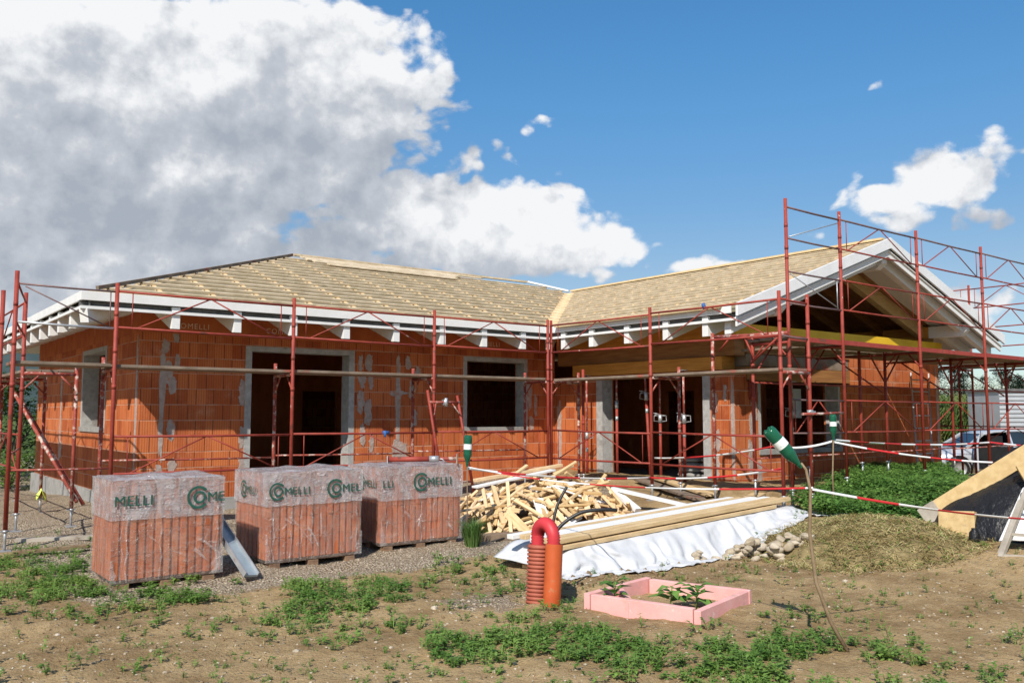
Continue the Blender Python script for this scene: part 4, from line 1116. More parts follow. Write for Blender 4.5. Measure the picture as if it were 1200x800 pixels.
# grey steel plank leaning between the first two pallets
sp_ = thing('steel_plank', 'grey galvanised steel plank leaning between the first two wrapped pallets', 'plank', (3.5, 8.95, 0))
a, b = Vector((3.46, 8.93, gnd(3.46, 8.93)+.06)), Vector((3.30, 9.72, .60))
mb = MB(); up = Vector((-.9, .1, .35))
mb.bar(a, b, .03, .17, up); 
mb.build('plank_face', generic('plank_steel', (.30,.36,.40,1), (.38,.45,.49,1), 6, .45, .05, 40, metal=.3), sp_, bevel=.003)
mb = MB(); n_ = (b-a).normalized().cross(up).normalized()
u_ = n_.cross((b-a).normalized())
for s in (-1, 1): mb.bar(a+u_*s*.08+n_*.02, b+u_*s*.08+n_*.02, .05, .012, u_)
mb.build('plank_flange', M['galv'], sp_)

# ---------------------------------------------------------------- bottles on sticks, tape
def bottle(p, axis_, sc, label):
    """upside-down plastic bottle: p = neck end, axis_ = direction towards its base"""
    t = thing('plastic_bottle', label, 'bottle', p, 'bottles capping the tape stakes')
    q = Vector(axis_).to_track_quat('Z', 'Y').to_matrix()
    prof = [(.013,0),(.014,.02),(.016,.022),(.014,.026),(.018,.04),(.030,.075),(.041,.11),(.043,.13),(.0415,.14),(.043,.15),(.043,.17),(.044,.23),(.0415,.24),(.044,.25),(.044,.30),(.040,.318),(.022,.322),(.0,.31)]
    mb = MB(); mb.lathe([(r*sc, z*sc) for r, z in prof], p, 24, 0, q)
    for k in range(5):                                   # petal base
        a = 2*math.pi*k/5; c = Vector((math.cos(a)*.026*sc, math.sin(a)*.026*sc, .318*sc))
        mb.lathe([(.014*sc,-.012*sc),(.012*sc,.006*sc),(.0,.012*sc)], Vector(p)+q @ c, 10, 0, q)
    mb.build('bottle_body', M['bottle'], t)
    mb = MB(); mb.lathe([(.0448*sc, .175*sc), (.0448*sc, .232*sc)], p, 24, 0, q); mb.build('paper_label', M['label_white'], t)
    return t
def stake(pts, r, label, mat='stick'):
    mb = MB(); mb.path(pts, [r*(1-.35*i/(len(pts)-1)) for i in range(len(pts))], 8)
    return tag(mb.build('stake', M[mat]), label, 'stake')
stake([(6.48, 9.40, gnd(6.48, 9.4)-.05), (6.49, 9.40, .5), (6.49, 9.41, 1.04)], .011, 'thin straight stake in a grass tuft beside a wrapped pallet', 'ridge_dark')
bottle((6.49, 9.41, 1.03), (.03, -.01, 1), 1.22, 'green bottle upright on a stake at the corner of a pallet')
s2 = [(5.86, 3.63, gnd(5.86, 3.63)-.05), (5.72, 3.70, .22), (5.63, 3.75, .5), (5.60, 3.77, .85), (5.61, 3.76, 1.15), (5.59, 3.78, 1.30), (5.56, 3.80, 1.345)]
stake(s2, .015, 'crooked bare branch stuck in soil in the right foreground')
bottle((5.565, 3.80, 1.315), (-.155, .12, .225), 1.12, 'large tilted green bottle hanging on the crooked foreground branch')
stake([(11.36, 7.23, .2), (11.35, 7.24, .8), (11.37, 7.22, 1.40)], .014, 'thin straight stake standing in the green thicket by the gable')
bottle((11.37, 7.22, 1.33), (.0, .0, 1), 1.12, 'small green bottle upright on the stake in the green thicket')
def tape(pts, label, seg=.28, w_=.055, sag=.0, seed=1):
    rnd = random.Random(seed); mb = MB(); L = []; 
    for i in range(len(pts)-1):
        a, b = Vector(pts[i]), Vector(pts[i+1]); n = max(6, int((b-a).length/.07))
        for k in range(n): 
            f = k/n; q = a.lerp(b, f); q.z -= sag*4*f*(1-f); L.append(q)
    L.append(Vector(pts[-1])); s = 0; prev = None
    up = []
    for i, p in enumerate(L):
        tw = 1.25*fbm(i*.035, seed*3.3, 0, 2)+.15
        up.append(tw)
    for i in range(len(L)-1):
        a, b = L[i], L[i+1]; d = (b-a).normalized(); sdv = d.cross(Vector((0,0,1))).normalized()
        vs = []
        for p, tw in ((a, up[i]), (b, up[i+1])):
            v = Vector((0,0,1))*math.cos(tw)+sdv*math.sin(tw); vs += [p-v*w_/2, p+v*w_/2]
        s += (b-a).length
        mb.mesh(vs, [(0,1,3,2)], int(s/seg) % 2, True)
    o = mb.build('barrier_tape', [M['tape_white'], M['tape_red']], weld=True); so_ = o.modifiers.new('thick', 'SOLIDIFY'); so_.thickness = .0012
    return tag(o, label, 'barrier tape')
tape([(6.49, 9.39, 1.02), (5.61, 3.74, 1.17)], 'red and white tape from the pallet stake to the crooked foreground branch', seg=.95, sag=.10, seed=2, w_=.015)
tape([(6.50, 9.42, 1.00), (10.62, 10.12, .66), (10.66, 7.60, .93)], 'slack red and white tape passing behind the wood heap to the scaffold', seg=.6, sag=.06, seed=3, w_=.030)
tape([(5.61, 3.75, 1.16), tuple(Vector((6.74*.79327+9.08*.60887, -6.74*.60887+9.08*.79327, .62)))], 'red and white tape running right from the crooked branch across the black sheet', seg=.5, sag=.10, seed=5, w_=.019)
tape([(11.36, 7.20, 1.30), (14.4, 5.45, .98)], 'red and white tape sagging right from the thicket stake towards the earth heap', seg=.5, sag=.10, seed=7, w_=.026)
tape([(11.37, 7.24, 1.33), (17.94, 7.97, 1.15), (22.9, 7.98, 1.0)], 'red and white tape stretched along the tall gable scaffold', seg=.6, sag=.06, seed=8, w_=.032)
tape([(11.36, 7.24, 1.31), (11.0, 8.0, 1.22), (10.66, 10.05, .98)], 'red and white tape from the thicket stake back to the wing scaffold', seg=.6, sag=.05, seed=9, w_=.030)

# ---------------------------------------------------------------- long boards on a stack, white tarpaulin
PA, PB = Vector((6.10, 7.22, 0)), Vector((10.55, 7.40, 0)); pdv = (PB-PA).normalized(); psd = Vector((-pdv.y, pdv.x, 0))
def ptop(f): return .30+.19*f
rnd = random.Random(21)
for k in range(6):                                        # supporting boards under the sheet are hidden; these lie on it
    off = .05+.115*k; f0 = rnd.uniform(-.02, .02); f1 = rnd.uniform(.97, 1.02)-.02*k
    a = PA.lerp(PB, f0)+psd*off; b = PA.lerp(PB, f1)+psd*off; lift = .026*(k % 2)*0
    a.z = ptop(f0)+.035+.002*k; b.z = ptop(f1)+.035+.002*k
    mb = MB(); mb.bar(a, b, .10, .05); o = mb.build('long_board', M['plank_new'] if k in (0, 1, 4) else M['white_wood'], bevel=.004)
    tag(o, {0: 'bare pale board along the front edge of the stack on the tarpaulin', 1: 'bare board second from the front of the stack on the tarpaulin', 2: 'white painted board just behind the two bare front boards of the stack', 3: 'white painted board in the middle of the stack on the tarpaulin', 4: 'bare board between white painted ones near the back of the stack', 5: 'white painted board at the back edge of the stack on the tarpaulin'}[k], 'board', 'long boards stacked on the tarpaulin')
a = PA.lerp(PB, .01)+psd*.02; b = PA.lerp(PB, .92)+psd*.03; a.z = ptop(0)-.03; b.z = ptop(.92)-.028
mb = MB(); mb.bar(a, b, .10, .045); tag(mb.build('long_board', M['plank_new'], bevel=.004), 'lower long board jutting from under the front of the stack', 'board', 'long boards stacked on the tarpaulin')
# the sheet: over the top of the stack, down the front, out over the ground
mb = MB(); nu, nv_ = 200, 52; vs = []
for j in range(nv_+1):
    for i in range(nu+1):
        u = -.02+1.18*i/nu; w_ = j/nv_
        uu = min(max(u, 0), 1.)
        base = PA.lerp(PB, u); top_z = ptop(uu)-.062
        if u > 1.0: top_z -= (u-1.0)*1.6
        if u < .06: top_z = top_z*ss(-.06, .06, u)+(gnd(base.x, base.y)+.03)*(1-ss(-.06, .06, u))
        reach = .42+.20*fbm(u*2.2, 4.4, 0, 3)+.14*ss(.0, .25, u)-.12*ss(.5, .9, u)+.25*ss(.98, 1.1, u)
        if w_ < .38:                                      # over the top
            q = base+psd*(.92-.95*w_/.38); z = top_z
            fold = 0
        else:
            v = (w_-.38)/.62; q = base-psd*(.03+reach*v)
            g = gnd(q.x, q.y)+.012
            drop = ss(0, .62, v); z = top_z*(1-drop)+g*drop
            fold = .05*math.sin(u*70+7*fbm(u*6, v*1.5, 1.1, 3))*(.25+v*(1.1-v))*1.3*(.4+.6*ss(-.3, .4, fbm(u*4, 7.7, 0, 2))) + .07*fbm(u*15, v*1.0, 8.1, 3)*ss(0, .3, v)
            wave = .035*abs(fbm(u*16, v*6, 2.2, 3))*ss(.5, .85, v)
            z += wave
        q = q-psd*fold
        g = gnd(q.x, q.y)+.008
        vs.append((q.x, q.y, max(z+.006*fbm(u*26, w_*9, 5.5, 3), g)))
mb.mesh(vs, [(j*(nu+1)+i, j*(nu+1)+i+1, (j+1)*(nu+1)+i+1, (j+1)*(nu+1)+i) for j in range(nv_) for i in range(nu)], 0, True)
tp = mb.build('tarpaulin', M['white_tarp']); tp.modifiers.new('thick', 'SOLIDIFY').thickness = .003
tag(tp, 'crumpled white plastic tarpaulin draped under long boards', 'tarpaulin')
for k in range(4):
    a = Vector((5.95+.05*k, 7.32+.16*k, gnd(5.9, 7.4)+.05+.03*(k % 2))); b = a+Vector((.95-.06*k, .05, .02)); mb = MB(); mb.bar(a, b, .11, .04)
    tag(mb.build('short_board', M['plank_new'], bevel=.004), 'short board poking out under the left end of the white tarpaulin', 'board', 'short boards under the tarpaulin end')

# ---------------------------------------------------------------- heap of timber offcuts
HC = Vector((8.35, 10.25, 0))
def heap_h(x, y):
    dx, dy = x-HC.x, y-HC.y
    u = (dx*.793-dy*.609)/1.42; v = (dx*.609+dy*.793)/1.35
    q = u*u+v*v
    return .58*max(0, 1-q)**.85
rnd = random.Random(5); PR = []
for k in range(16):
    L = (.30,.38,.46,.55,.65,.74,.82,.9,1.0,1.15,.38,.48,.3,.7,.6,1.3)[k]; w_ = (.04,.07,.09,.05,.11,.06,.08,.05,.06,.05,.13,.15,.10,.04,.09,.05)[k]; h = (.03,.022,.03,.04,.02,.04,.024,.03,.04,.03,.022,.02,.045,.03,.02,.035)[k]
    mb = MB(); c = rnd.uniform(-.03, .03)
    mb.prism([(-L/2, -w_/2, -h/2), (L/2, -w_/2, -h/2), (L/2+c, w_/2, -h/2), (-L/2-c*.5, w_/2, -h/2)], (0, 0, h))
    o = mb.build('timber_offcut', M['offcut_white'] if k in (4, 11) else M['offcut'], bevel=.003); PR.append((o, L, w_, h))
OFL = 'sawn softwood offcut lying in the tangled heap of timber scraps'
OFW = 'white painted board offcut lying in the tangled heap of timber scraps'
first = set()
n_off = 0
def place_off(k, x, y, z, yaw, pitch, roll):
    o, L, w_, h = PR[k]
    if k not in first: first.add(k); q = o
    else: q = o.copy(); COL.objects.link(q)
    q.location = (x, y, z); q.rotation_euler = (roll, pitch, yaw)
    tag(q, OFW if k in (4, 11) else OFL, 'offcut', 'timber offcuts in the heap')
while n_off < 285:
    a = rnd.uniform(0, 2*math.pi); r = rnd.random()**.5*1.02
    x = HC.x+1.42*r*math.cos(a)*.793+1.35*r*math.sin(a)*.609; y = HC.y-1.42*r*math.cos(a)*.609+1.35*r*math.sin(a)*.793
    k = rnd.randrange(16) if n_off > 15 else n_off
    if k in (4, 11) and rnd.random() < .5: k = 1
    hh = heap_h(x, y); g = gnd(x, y)
    lay = 1-.5*rnd.random()**2.2 if hh > .12 else rnd.random()
    e = .12
    gx = (heap_h(x+e, y)-heap_h(x-e, y))/(2*e); gy = (heap_h(x, y+e)-heap_h(x, y-e))/(2*e)
    yaw = rnd.gauss(.95, .75) if rnd.random() < .7 else rnd.uniform(0, 3.14)
    slope = gx*math.cos(yaw)+gy*math.sin(yaw)
    side = -gx*math.sin(yaw)+gy*math.cos(yaw)
    place_off(k, x, y, g+.03+hh*lay, yaw, -math.atan(slope)*.8+rnd.gauss(0, .16), math.atan(side)*.7+rnd.gauss(0, .3))
    n_off += 1
# a few that stick out
for k, x, y, z, yaw, pit, rol in ((15, 8.15, 10.9, .62, .15, -.42, .2), (9, 8.95, 10.75, .66, -.3, -.5, .3), (8, 9.45, 10.2, .50, .4, -.45, .1), (9, 9.1, 11.0, .66, -.2, -.35, .4)):
    place_off(k, x, y, z, yaw, pit, rol)
def loose(a, b, w_, h, mat, label, cat='board'):
    mb = MB(); mb.bar(a, b, w_, h); return tag(mb.build('loose_board', M[mat], bevel=.003), label, cat)
loose((7.55, 10.75, .62), (9.2, 10.9, .80), .13, .03, 'offcut_white', 'white painted board lying across the back of the timber heap')
loose((7.7, 10.95, .70), (9.5, 11.05, .86), .10, .045, 'offcut', 'long pale batten lying along the back of the timber heap')
loose((9.62, 9.9, .50), (9.62, 9.42, .26), .12, .06, 'offcut_white', 'short white beam end standing at the right of the timber heap')
loose((9.6, 9.95, .55), (10.1, 8.75, .33), .11, .045, 'offcut_white', 'white board sloping down at the right of the timber heap')
for k, (xa, ya, xb, yb, m_) in enumerate(((11.0, 9.4, 12.2, 11.9, 'deck_wood'), (11.55, 9.6, 12.4, 11.6, 'plank_new'), (10.9, 8.5, 12.0, 9.0, 'plank_new'), (9.9, 11.6, 11.9, 12.6, 'plank_new'))):
    loose((xa, ya, gnd(xa, ya)+.05), (xb, yb, gnd(xb, yb)+.06), .22, .04, m_, ('grey old board lying on the earth before the doorway step', 'pale board lying beside the grey board before the step', 'short board on the earth by the end of the tarpaulin', 'plank lying on the earth behind the timber heap')[k])
loose((10.35, 13.05, .32), (12.3, 12.75, .40), .16, .05, 'white_wood', 'white plank lying along the foot of the inner corner')

# ---------------------------------------------------------------- service pipes
g0 = gnd(5.19, 6.36)
def corrug(p0, p1, r0, r1, pitch, n=22):
    p0 = Vector(p0); p1 = Vector(p1); L = (p1-p0).length; k = int(L/pitch); prof = []
    for i in range(k):
        z = L*i/k; dz = L/k
        prof += [(r0, z), (r1, z+dz*.18), (r1, z+dz*.62), (r0, z+dz*.80)]
    prof.append((r0, L)); return prof, (p1-p0).to_track_quat('Z', 'Y').to_matrix()
bp = thing('corrugated_pipe', 'wide brown corrugated pipe end standing upright from the soil', 'pipe', (5.20, 6.40, g0))
prof, q = corrug((5.17, 6.36, g0-.12), (5.205, 6.37, .50), .094, .108, .035)
mb = MB(); mb.lathe(prof+[(.080, prof[-1][1]), (.080, .2)], (5.17, 6.36, g0-.12), 26, 0, q); mb.build('pipe_wall', M['brown_pvc'], bp)
op = thing('drain_pipe', 'smooth orange plastic drain pipe standing upright beside the corrugated one', 'pipe', (5.16, 6.14, g0))
oa, ob = Vector((5.150, 6.135, gnd(5.15, 6.13)-.12)), Vector((5.215, 6.165, .525))
mb = MB(); mb.tube(oa, ob, .080, 28, caps=False); mb.tube(oa, ob, .074, 28, caps=False); mb.build('pipe_wall', M['orange_pvc'], op)
mb = MB(); mb.lathe([(.074, 0), (.080, 0)], ob, 28, 0, (ob-oa).to_track_quat('Z', 'Y').to_matrix()); mb.build('pipe_rim', M['orange_pvc'], op)
ub = thing('conduit_bend', 'bright red flexible conduit bent over from one pipe into the other', 'conduit', (5.2, 6.27, .5))
pa, pb = Vector((5.20, 6.385, .38)), Vector((5.205, 6.162, .38)); pts = []
for i in range(7): pts.append(pa+Vector((0,0,.03*i)))
c = (pa+pb)/2+Vector((0,0,.19)); hw = (pa-pb)/2
for i in range(1, 25):
    t_ = math.pi*i/25; pts.append(c+hw*math.cos(t_)+Vector((0,0,math.sin(t_)*.125)))
for i in range(7): pts.append(pb+Vector((0,0,.18-.03*i)))
fine = []; rr = []
for i in range(len(pts)-1):
    for f in (0, .5): fine.append(Vector(pts[i]).lerp(Vector(pts[i+1]), f)); rr.append(.064 if f == 0 else .054)
mb = MB(); mb.path(fine, rr, 22); mb.build('conduit_wall', M['red_pvc'], ub)
def cable(pts, r, label):
    P = [Vector(p) for p in pts]; out = []
    for i in range(len(P)-1):
        p0, p1, p2, p3 = P[max(i-1,0)], P[i], P[i+1], P[min(i+2, len(P)-1)]
        for k in range(10):
            t_ = k/10; out.append(.5*((2*p1)+(p2-p0)*t_+(2*p0-5*p1+4*p2-p3)*t_*t_+(3*p1-p0-3*p2+p3)*t_**3))
    out.append(P[-1]); mb = MB(); mb.path(out, r, 10); return tag(mb.build('cable', M['cable']), label, 'cable')
cable([(5.25, 6.30, .40), (5.27, 6.28, .52), (5.30, 6.29, .66), (5.37, 6.30, .85), (5.47, 6.28, 1.02)], .014, 'straight black cable sticking up out of the red pipes')
cable([(5.22, 6.25, .40), (5.25, 6.24, .54), (5.34, 6.21, .68), (5.5, 6.12, .79), (5.66, 6.02, .815), (5.80, 5.95, .81)], .017, 'thicker black cable arching right out of the red pipes')

# ---------------------------------------------------------------- pink foam frame with plants
pk = thing('foam_planter', 'low frame of pink foam boards set in the soil with seedlings', 'planter', (5.6, 5.2, 0))
cs = [Vector((5.26, 5.82, 0)), Vector((6.25, 6.03, 0)), Vector((6.59, 5.05, 0)), Vector((5.57, 4.77, 0))]
def wall_(a, b, th, z1, name='foam_board', seed=0):
    d = (b-a).normalized(); n = Vector((-d.y, d.x, 0)); mb = MB()
    L = (b-a).length; k = max(2, int(L/.12)); vs = []
    for i in range(k+1):
        p = a.lerp(b, i/k); j = .006*fbm(i*1.3, seed, 0, 2)
        for off, z in ((0, -.15), (th, -.15), (th, z1+j), (0, z1+j*.6)): vs.append(p-n*off+Vector((0,0,z+gnd(p.x, p.y)*.0)))
    fs = [(0,1,2,3)]+[(4*k+3,4*k+2,4*k+1,4*k)]
    for i in range(k):
        for c in range(4): fs.append((4*i+c, 4*i+4+c, 4*i+4+(c+1) % 4, 4*i+(c+1) % 4))
    mb.mesh(vs, fs); mb.build(name, M['pink'], pk, bevel=.004)
e_ = .06
wall_(cs[0], cs[1]-(cs[1]-cs[0])*.0, e_, .14, seed=1)
wall_(cs[1]+(cs[2]-cs[1])*.064, cs[2], e_, .13, seed=2)
wall_(cs[2]+(cs[3]-cs[2])*.064, cs[3]+(cs[2]-cs[3])*.0, e_, .125, seed=3)
wall_(cs[3]+(cs[0]-cs[3])*.064, cs[0]+(cs[3]-cs[0])*.064, e_, .135, seed=4)
wall_(Vector((5.755, 5.83, 0)), Vector((5.42, 5.36, 0)), .05, .12, seed=5)

# ---------------------------------------------------------------- stones
def stone_mesh(seed, r):
    bm = bmesh.new(); bmesh.ops.create_icosphere(bm, subdivisions=2, radius=r); rnd_ = random.Random(seed); o = rnd_.random()*40
    for v in bm.verts:
        n = noise.noise_vector(v.co/r*.9+Vector((o, 0, 0))); v.co += n*r*.42; v.co.z *= .68; v.co.x *= 1.15
    me = bpy.data.meshes.new('stone'); bm.to_mesh(me); bm.free(); me.materials.append(M['stone'])
    me.polygons.foreach_set('use_smooth', [seed % 3 != 0]*len(me.polygons)); return me
SM = [stone_mesh(k, .075) for k in range(9)]
rnd = random.Random(17); placed = []
RC = ((8.35, 6.80, .36, .18, 20), (8.87, 6.42, .46, .30, 48))
for cx, cy, ra, rb_, n in RC:
    for k in range(n):
        a = rnd.uniform(0, 6.28); r = rnd.random()**.5
        x = cx+(ra*r*math.cos(a))*.793+(rb_*r*math.sin(a))*.609; y = cy-(ra*r*math.cos(a))*.609+(rb_*r*math.sin(a))*.793
        s = rnd.uniform(.5, 1.05) if cx > 8.6 else rnd.uniform(.4, .85); z = gnd(x, y)+.03*s
        for px_, py_, pz_, ps_ in placed:
            dd = math.hypot(x-px_, y-py_); rr_ = .072*(s+ps_)
            if dd < rr_*.8: z = max(z, pz_+.5*math.sqrt(max(rr_*rr_-dd*dd, 0)))
        z = min(z, gnd(x, y)+.17)
        placed.append((x, y, z, s))
        o = bpy.data.objects.new('stone', SM[rnd.randrange(9)]); COL.objects.link(o); o.location = (x, y, z); o.scale = (s, s*rnd.uniform(.8, 1.1), s); o.rotation_euler = (rnd.uniform(-.3,.3), rnd.uniform(-.3,.3), rnd.uniform(0, 6.28))
        tag(o, 'rounded field stone in the low stone pile before the white tarpaulin', 'stone', 'stones in the low pile')

# ---------------------------------------------------------------- earth heap under black sheet, beams, slatted frame, banner
BC = Vector((12.96, 3.41, 0))
def sheet_h(x, y):
    dx, dy = x-BC.x, y-BC.y; u = (dx*.793-dy*.609); v = (dx*.609+dy*.793)
    q = (u/3.2)**2+(v/1.35)**2
    return 1.5*max(0, 1-q)**.85
mb = MB(); n = 84; vs = []
for j in range(n+1):
    for i in range(n+1):
        u = -3.4+6.8*i/n; v = -1.5+3.0*j/n; x = BC.x+u*.793+v*.609; y = BC.y-u*.609+v*.793
        g = base_h(x, y); h = sheet_h(x, y)
        wr = .06*fbm(u*2.1, v*2.1, 9.3, 5)+.03*abs(fbm(u*6, v*3, 1.3, 3))+.015*abs(fbm(u*15, v*8, 3.3, 2))
        edge = ss(.0, .15, h)
        vs.append((x, y, (gnd(x, y)-.03)*(1-edge)+edge*(g+h+wr+.02) + (0.05*abs(fbm(u*3, v*3, 4.4, 3)) if h < .15 else 0) - (.06 if h <= 0 else 0)))
mb.mesh(vs, [(j*(n+1)+i, j*(n+1)+i+1, (j+1)*(n+1)+i+1, (j+1)*(n+1)+i) for j in range(n) for i in range(n)], 0, True)
bs = mb.build('black_sheet', M['black_sheet']); bs.modifiers.new('thick', 'SOLIDIFY').thickness = -.004
tag(bs, 'black plastic sheet covering the earth heap at right', 'sheet')
def beam(a, b, w_, h, mat, label, up=(0,0,1)):
    mb = MB(); mb.bar(a, b, w_, h, up); return tag(mb.build('timber_beam', M[mat], bevel=.006), label, 'beam')
def W(r, f, z): return Vector((r*.79327+f*.60887, -r*.60887+f*.79327, z))
def PX(px, py, d): return W((px-600)/1025*d*1.0034, d, 0)  # plan position only
beam(W(5.12, 10.72, .54), W(6.25, 10.15, 1.43), .14, .20, 'beam_yellow', 'heavy yellow timber beam lying up the side of the black sheeted heap', (0,.3,1))
beam(W(5.00, 10.78, .445), W(5.16, 10.70, .57), .15, .21, 'grey_wood', 'weathered grey beam end butted to the heavy yellow beam', (0,.3,1))
beam(W(5.78, 10.02, 1.00), W(6.5, 9.7, 1.36), .13, .24, 'beam_yellow', 'second yellow beam higher on the black sheet, cut end facing down', (0,.3,1))
beam(W(5.55, 11.5, .52), W(6.25, 11.3, .92), .20, .07, 'grey_wood', 'grey weathered board behind the heavy yellow beam', (0,.2,1))
o = beam(W(5.10, 10.50, .40), W(5.38, 10.22, .42), .28, .30, 'beam_yellow', 'short thick beam block at the foot of the black sheet', (.15,.2,1))
mb = MB(); mb.lathe([(.0, .0), (.05, .005), (.06, .03), (.055, .12), (.03, .15), (.03, .17), (0, .17)], W(5.22, 10.02, gnd(*W(5.22, 10.02, 0)[:2])-.01), 16); tag(mb.build('plastic_bucket', M['black_sheet']), 'small black plastic pot lying by the edge of the black sheet', 'pot')
# slatted wooden frame leaning on the heap
fr = thing('wooden_frame', 'old slatted wooden frame leaning on the black sheet before the banner', 'frame', W(5.3, 9.6, .22))
fa, fb = W(5.12, 9.32, .20), W(5.98, 9.90, 1.34); ga, gb = W(6.35, 8.75, .20), W(7.15, 9.5, 1.3)
for p, q in ((fa, fb), (ga, gb)):
    mb = MB(); mb.bar(p, q, .05, .055); mb.build('stile', M['grey_wood'], fr, bevel=.004)
    off = Vector((.05, .05, -.02)); mb = MB(); mb.bar(p+off, p.lerp(q, .5)+off, .03, .05); mb.build('stile_batten', M['grey_wood'], fr)
for k, f in enumerate((.02, .20, .62, .95)):
    mb = MB(); mb.bar(fa.lerp(fb, f), ga.lerp(gb, f), .045, .03); mb.build('slat', M['grey_wood'], fr, bevel=.003)
# printed white sheet
pA, pB, pC, pD = W(5.24, 9.56, .34), W(5.66, 9.80, .88), W(6.45, 9.86, 1.34), W(6.52, 9.20, .37)
mb = MB(); n = 20; vs = []
for j in range(n+1):
    for i in range(n+1):
        a, b = i/n, j/n; p = pA.lerp(pD, a).lerp(pB.lerp(pC, a), b); nrm_ = (pD-pA).cross(pB-pA).normalized()
        vs.append(p+nrm_*(.012*fbm(a*2.2, b*2.2, 3.3, 3)) + Vector((0,0,.006*math.sin(a*9))))
mb.mesh(vs, [(j*(n+1)+i, j*(n+1)+i+1, (j+1)*(n+1)+i+1, (j+1)*(n+1)+i) for j in range(n) for i in range(n)], 0, True)
bn = mb.build('printed_sheet', M['white_sheet']); bn.modifiers.new('thick', 'SOLIDIFY').thickness = .003
tag(bn, 'white sheet with large dark letters draped behind the wooden frame', 'banner')
uu = (pD-pA).normalized(); nn_ = uu.cross(pB-pA).normalized(); vv = nn_.cross(uu)
if nn_.dot(-W(5.9, 9.8, 0)) < 0: nn_ = -nn_
lo = pA.lerp(pB, .58)+uu*.10+nn_*.022
mb = MB(); put_text(mb, 'SE', .30, lo, uu, vv, nn_, .014); mb.build('printed_letters', M['ink'], bn).location = (0,0,0)
mb = MB(); q0 = pA.lerp(pB, .47)+nn_*.024
for i in range(10):
    x0_, x1_ = .10+.07*i, .10+.07*(i+1); h0, h1 = -.05*math.sin(i/10*3.1), -.05*math.sin((i+1)/10*3.1)
    mb.mesh([q0+uu*x0_+vv*h0, q0+uu*x1_+vv*h1, q0+uu*x1_+vv*(h1+.028), q0+uu*x0_+vv*(h0+.028)], [(0,1,2,3)])
mb.build('printed_swash', generic('blue_grey_print', (.10,.13,.18,1), (.13,.16,.22,1), 6, .7, 0), bn).location = (0,0,0)

# ---------------------------------------------------------------- aluminium ladder on the gable wall
ld = thing('ladder', 'grey aluminium ladder leaning on the gable wall near its far corner', 'ladder', (18.3, 9.5, .45))
la, lb, lc, ld_ = Vector((17.95, 9.45, .45)), Vector((19.35, 10.28, 2.62)), Vector((18.75, 9.55, .45)), Vector((20.2, 10.30, 2.62))
for p, q in ((la, lb), (lc, ld_)):
    mb = MB(); mb.bar(p, q, .03, .075); mb.build('stile', M['clad_grey'], ld)
for k in range(8):
    f = .06+.125*k; mb = MB(); mb.tube(la.lerp(lb, f), lc.lerp(ld_, f), .015, 8); mb.build('rung', M['clad_grey'], ld)

# ---------------------------------------------------------------- debris on the gravel at left
loose((1.95, 13.35, .03), (3.35, 12.75, .05), .14, .05, 'grey_wood', 'old plank lying flat on the gravel by the left scaffold feet')
loose((1.75, 12.2, .03), (2.9, 12.15, .05), .10, .04, 'stick', 'short brown board on the gravel near the left scaffold')
loose((3.1, 12.5, .03), (3.0, 11.4, .05), .14, .04, 'grey_wood', 'grey plank on the gravel behind the leftmost pallet')
st_ = thing('slat_bundle', 'small dark bundle of slats on gravel behind the leftmost pallet', 'slats', (3.15, 13.4, 0))
for k in range(5):
    mb = MB(); mb.bar((2.95+.05*k, 13.0+.12*k, .05+.02*(k % 2)), (3.5+.03*k, 13.3+.1*k, .07+.02*(k % 2)), .09, .02); mb.build('slat', M['dark_slab'], st_)
mb = MB(); vs = []
for j in range(9):
    for i in range(9):
        a, b = i/8-.5, j/8-.5; vs.append((2.86+.16*a, 17.14+.12*b, .40+.06*fbm(a*3, b*3, 2.)-.5*abs(a*b)-.18*abs(a)))
mb.mesh(vs, [(j*9+i, j*9+i+1, (j+1)*9+i+1, (j+1)*9+i) for j in range(8) for i in range(8)], 0, True)
o = mb.build('cloth_rag', M['hivis']); o.modifiers.new('thick', 'SOLIDIFY').thickness = .004; tag(o, 'pale yellow rag tied to a left scaffold foot', 'rag')
mb = MB(); pts = [Vector((7.05+.22*k, 9.0+.1*math.sin(k*2), gnd(7.05+.22*k, 9.0)+.02)) for k in range(5)]
for k in range(6):
    a = Vector((6.75+.1*k, 9.35+.13*k, .03)); mb.path([a, a+Vector((.25, -.05, .05)), a+Vector((.5, .02, .03)), a+Vector((.62, .1, .01))], .012, 6)
tag(mb.build('hose_tangle', M['cable']), 'tangle of black hose on the ground at the foot of the timber heap', 'hose')
mb = MB(); mb.box(7.15, 7.75, 8.55, 8.95, .01, .05); mb.box(7.2, 7.7, 8.58, 8.6, .05, .09); tag(mb.build('plastic_tray', M['dark_slab'], bevel=.006), 'flat dark plastic tray on the gravel left of the tarpaulin', 'tray')
loose((6.75, 9.5, .08), (7.35, 9.3, .09), .22, .09, 'ridge_dark', 'dark wooden board end under the right side of the third pallet')
mb = MB(); mb.box(7.3, 8.0, 13.6, 14.2, .02, .30); tag(mb.build('dark_crate', M['dark_slab'], bevel=.01), 'low dark slab stacked against the front wall behind the third pallet', 'slab')
def sacks():
    for k in range(10):
        x = 14.6+.02*(k % 3); y = 12.1+.62*(k % 2); z = FZ+.06+.11*(k//2)
        mb = MB(); nz_ = 6
        prof = [(0, -.055), (.16, -.05), (.24, -.02), (.25, .01), (.2, .045), (0, .055)]
        mb.lathe(prof, (0, 0, 0), 16); o = mb.build('cement_sack', M['concrete']); o.location = (x, y, z); o.scale = (.9, 1.25, 1); tag(o, 'grey sack in the stack inside the wing doorway', 'sack', 'sacks stacked inside the wing')
sacks()
loose((13.7, 13.1, FZ+.05), (13.9, 12.5, FZ+.07), .25, .05, 'white_wood', 'pale board lying on the floor just inside the wing doorway')
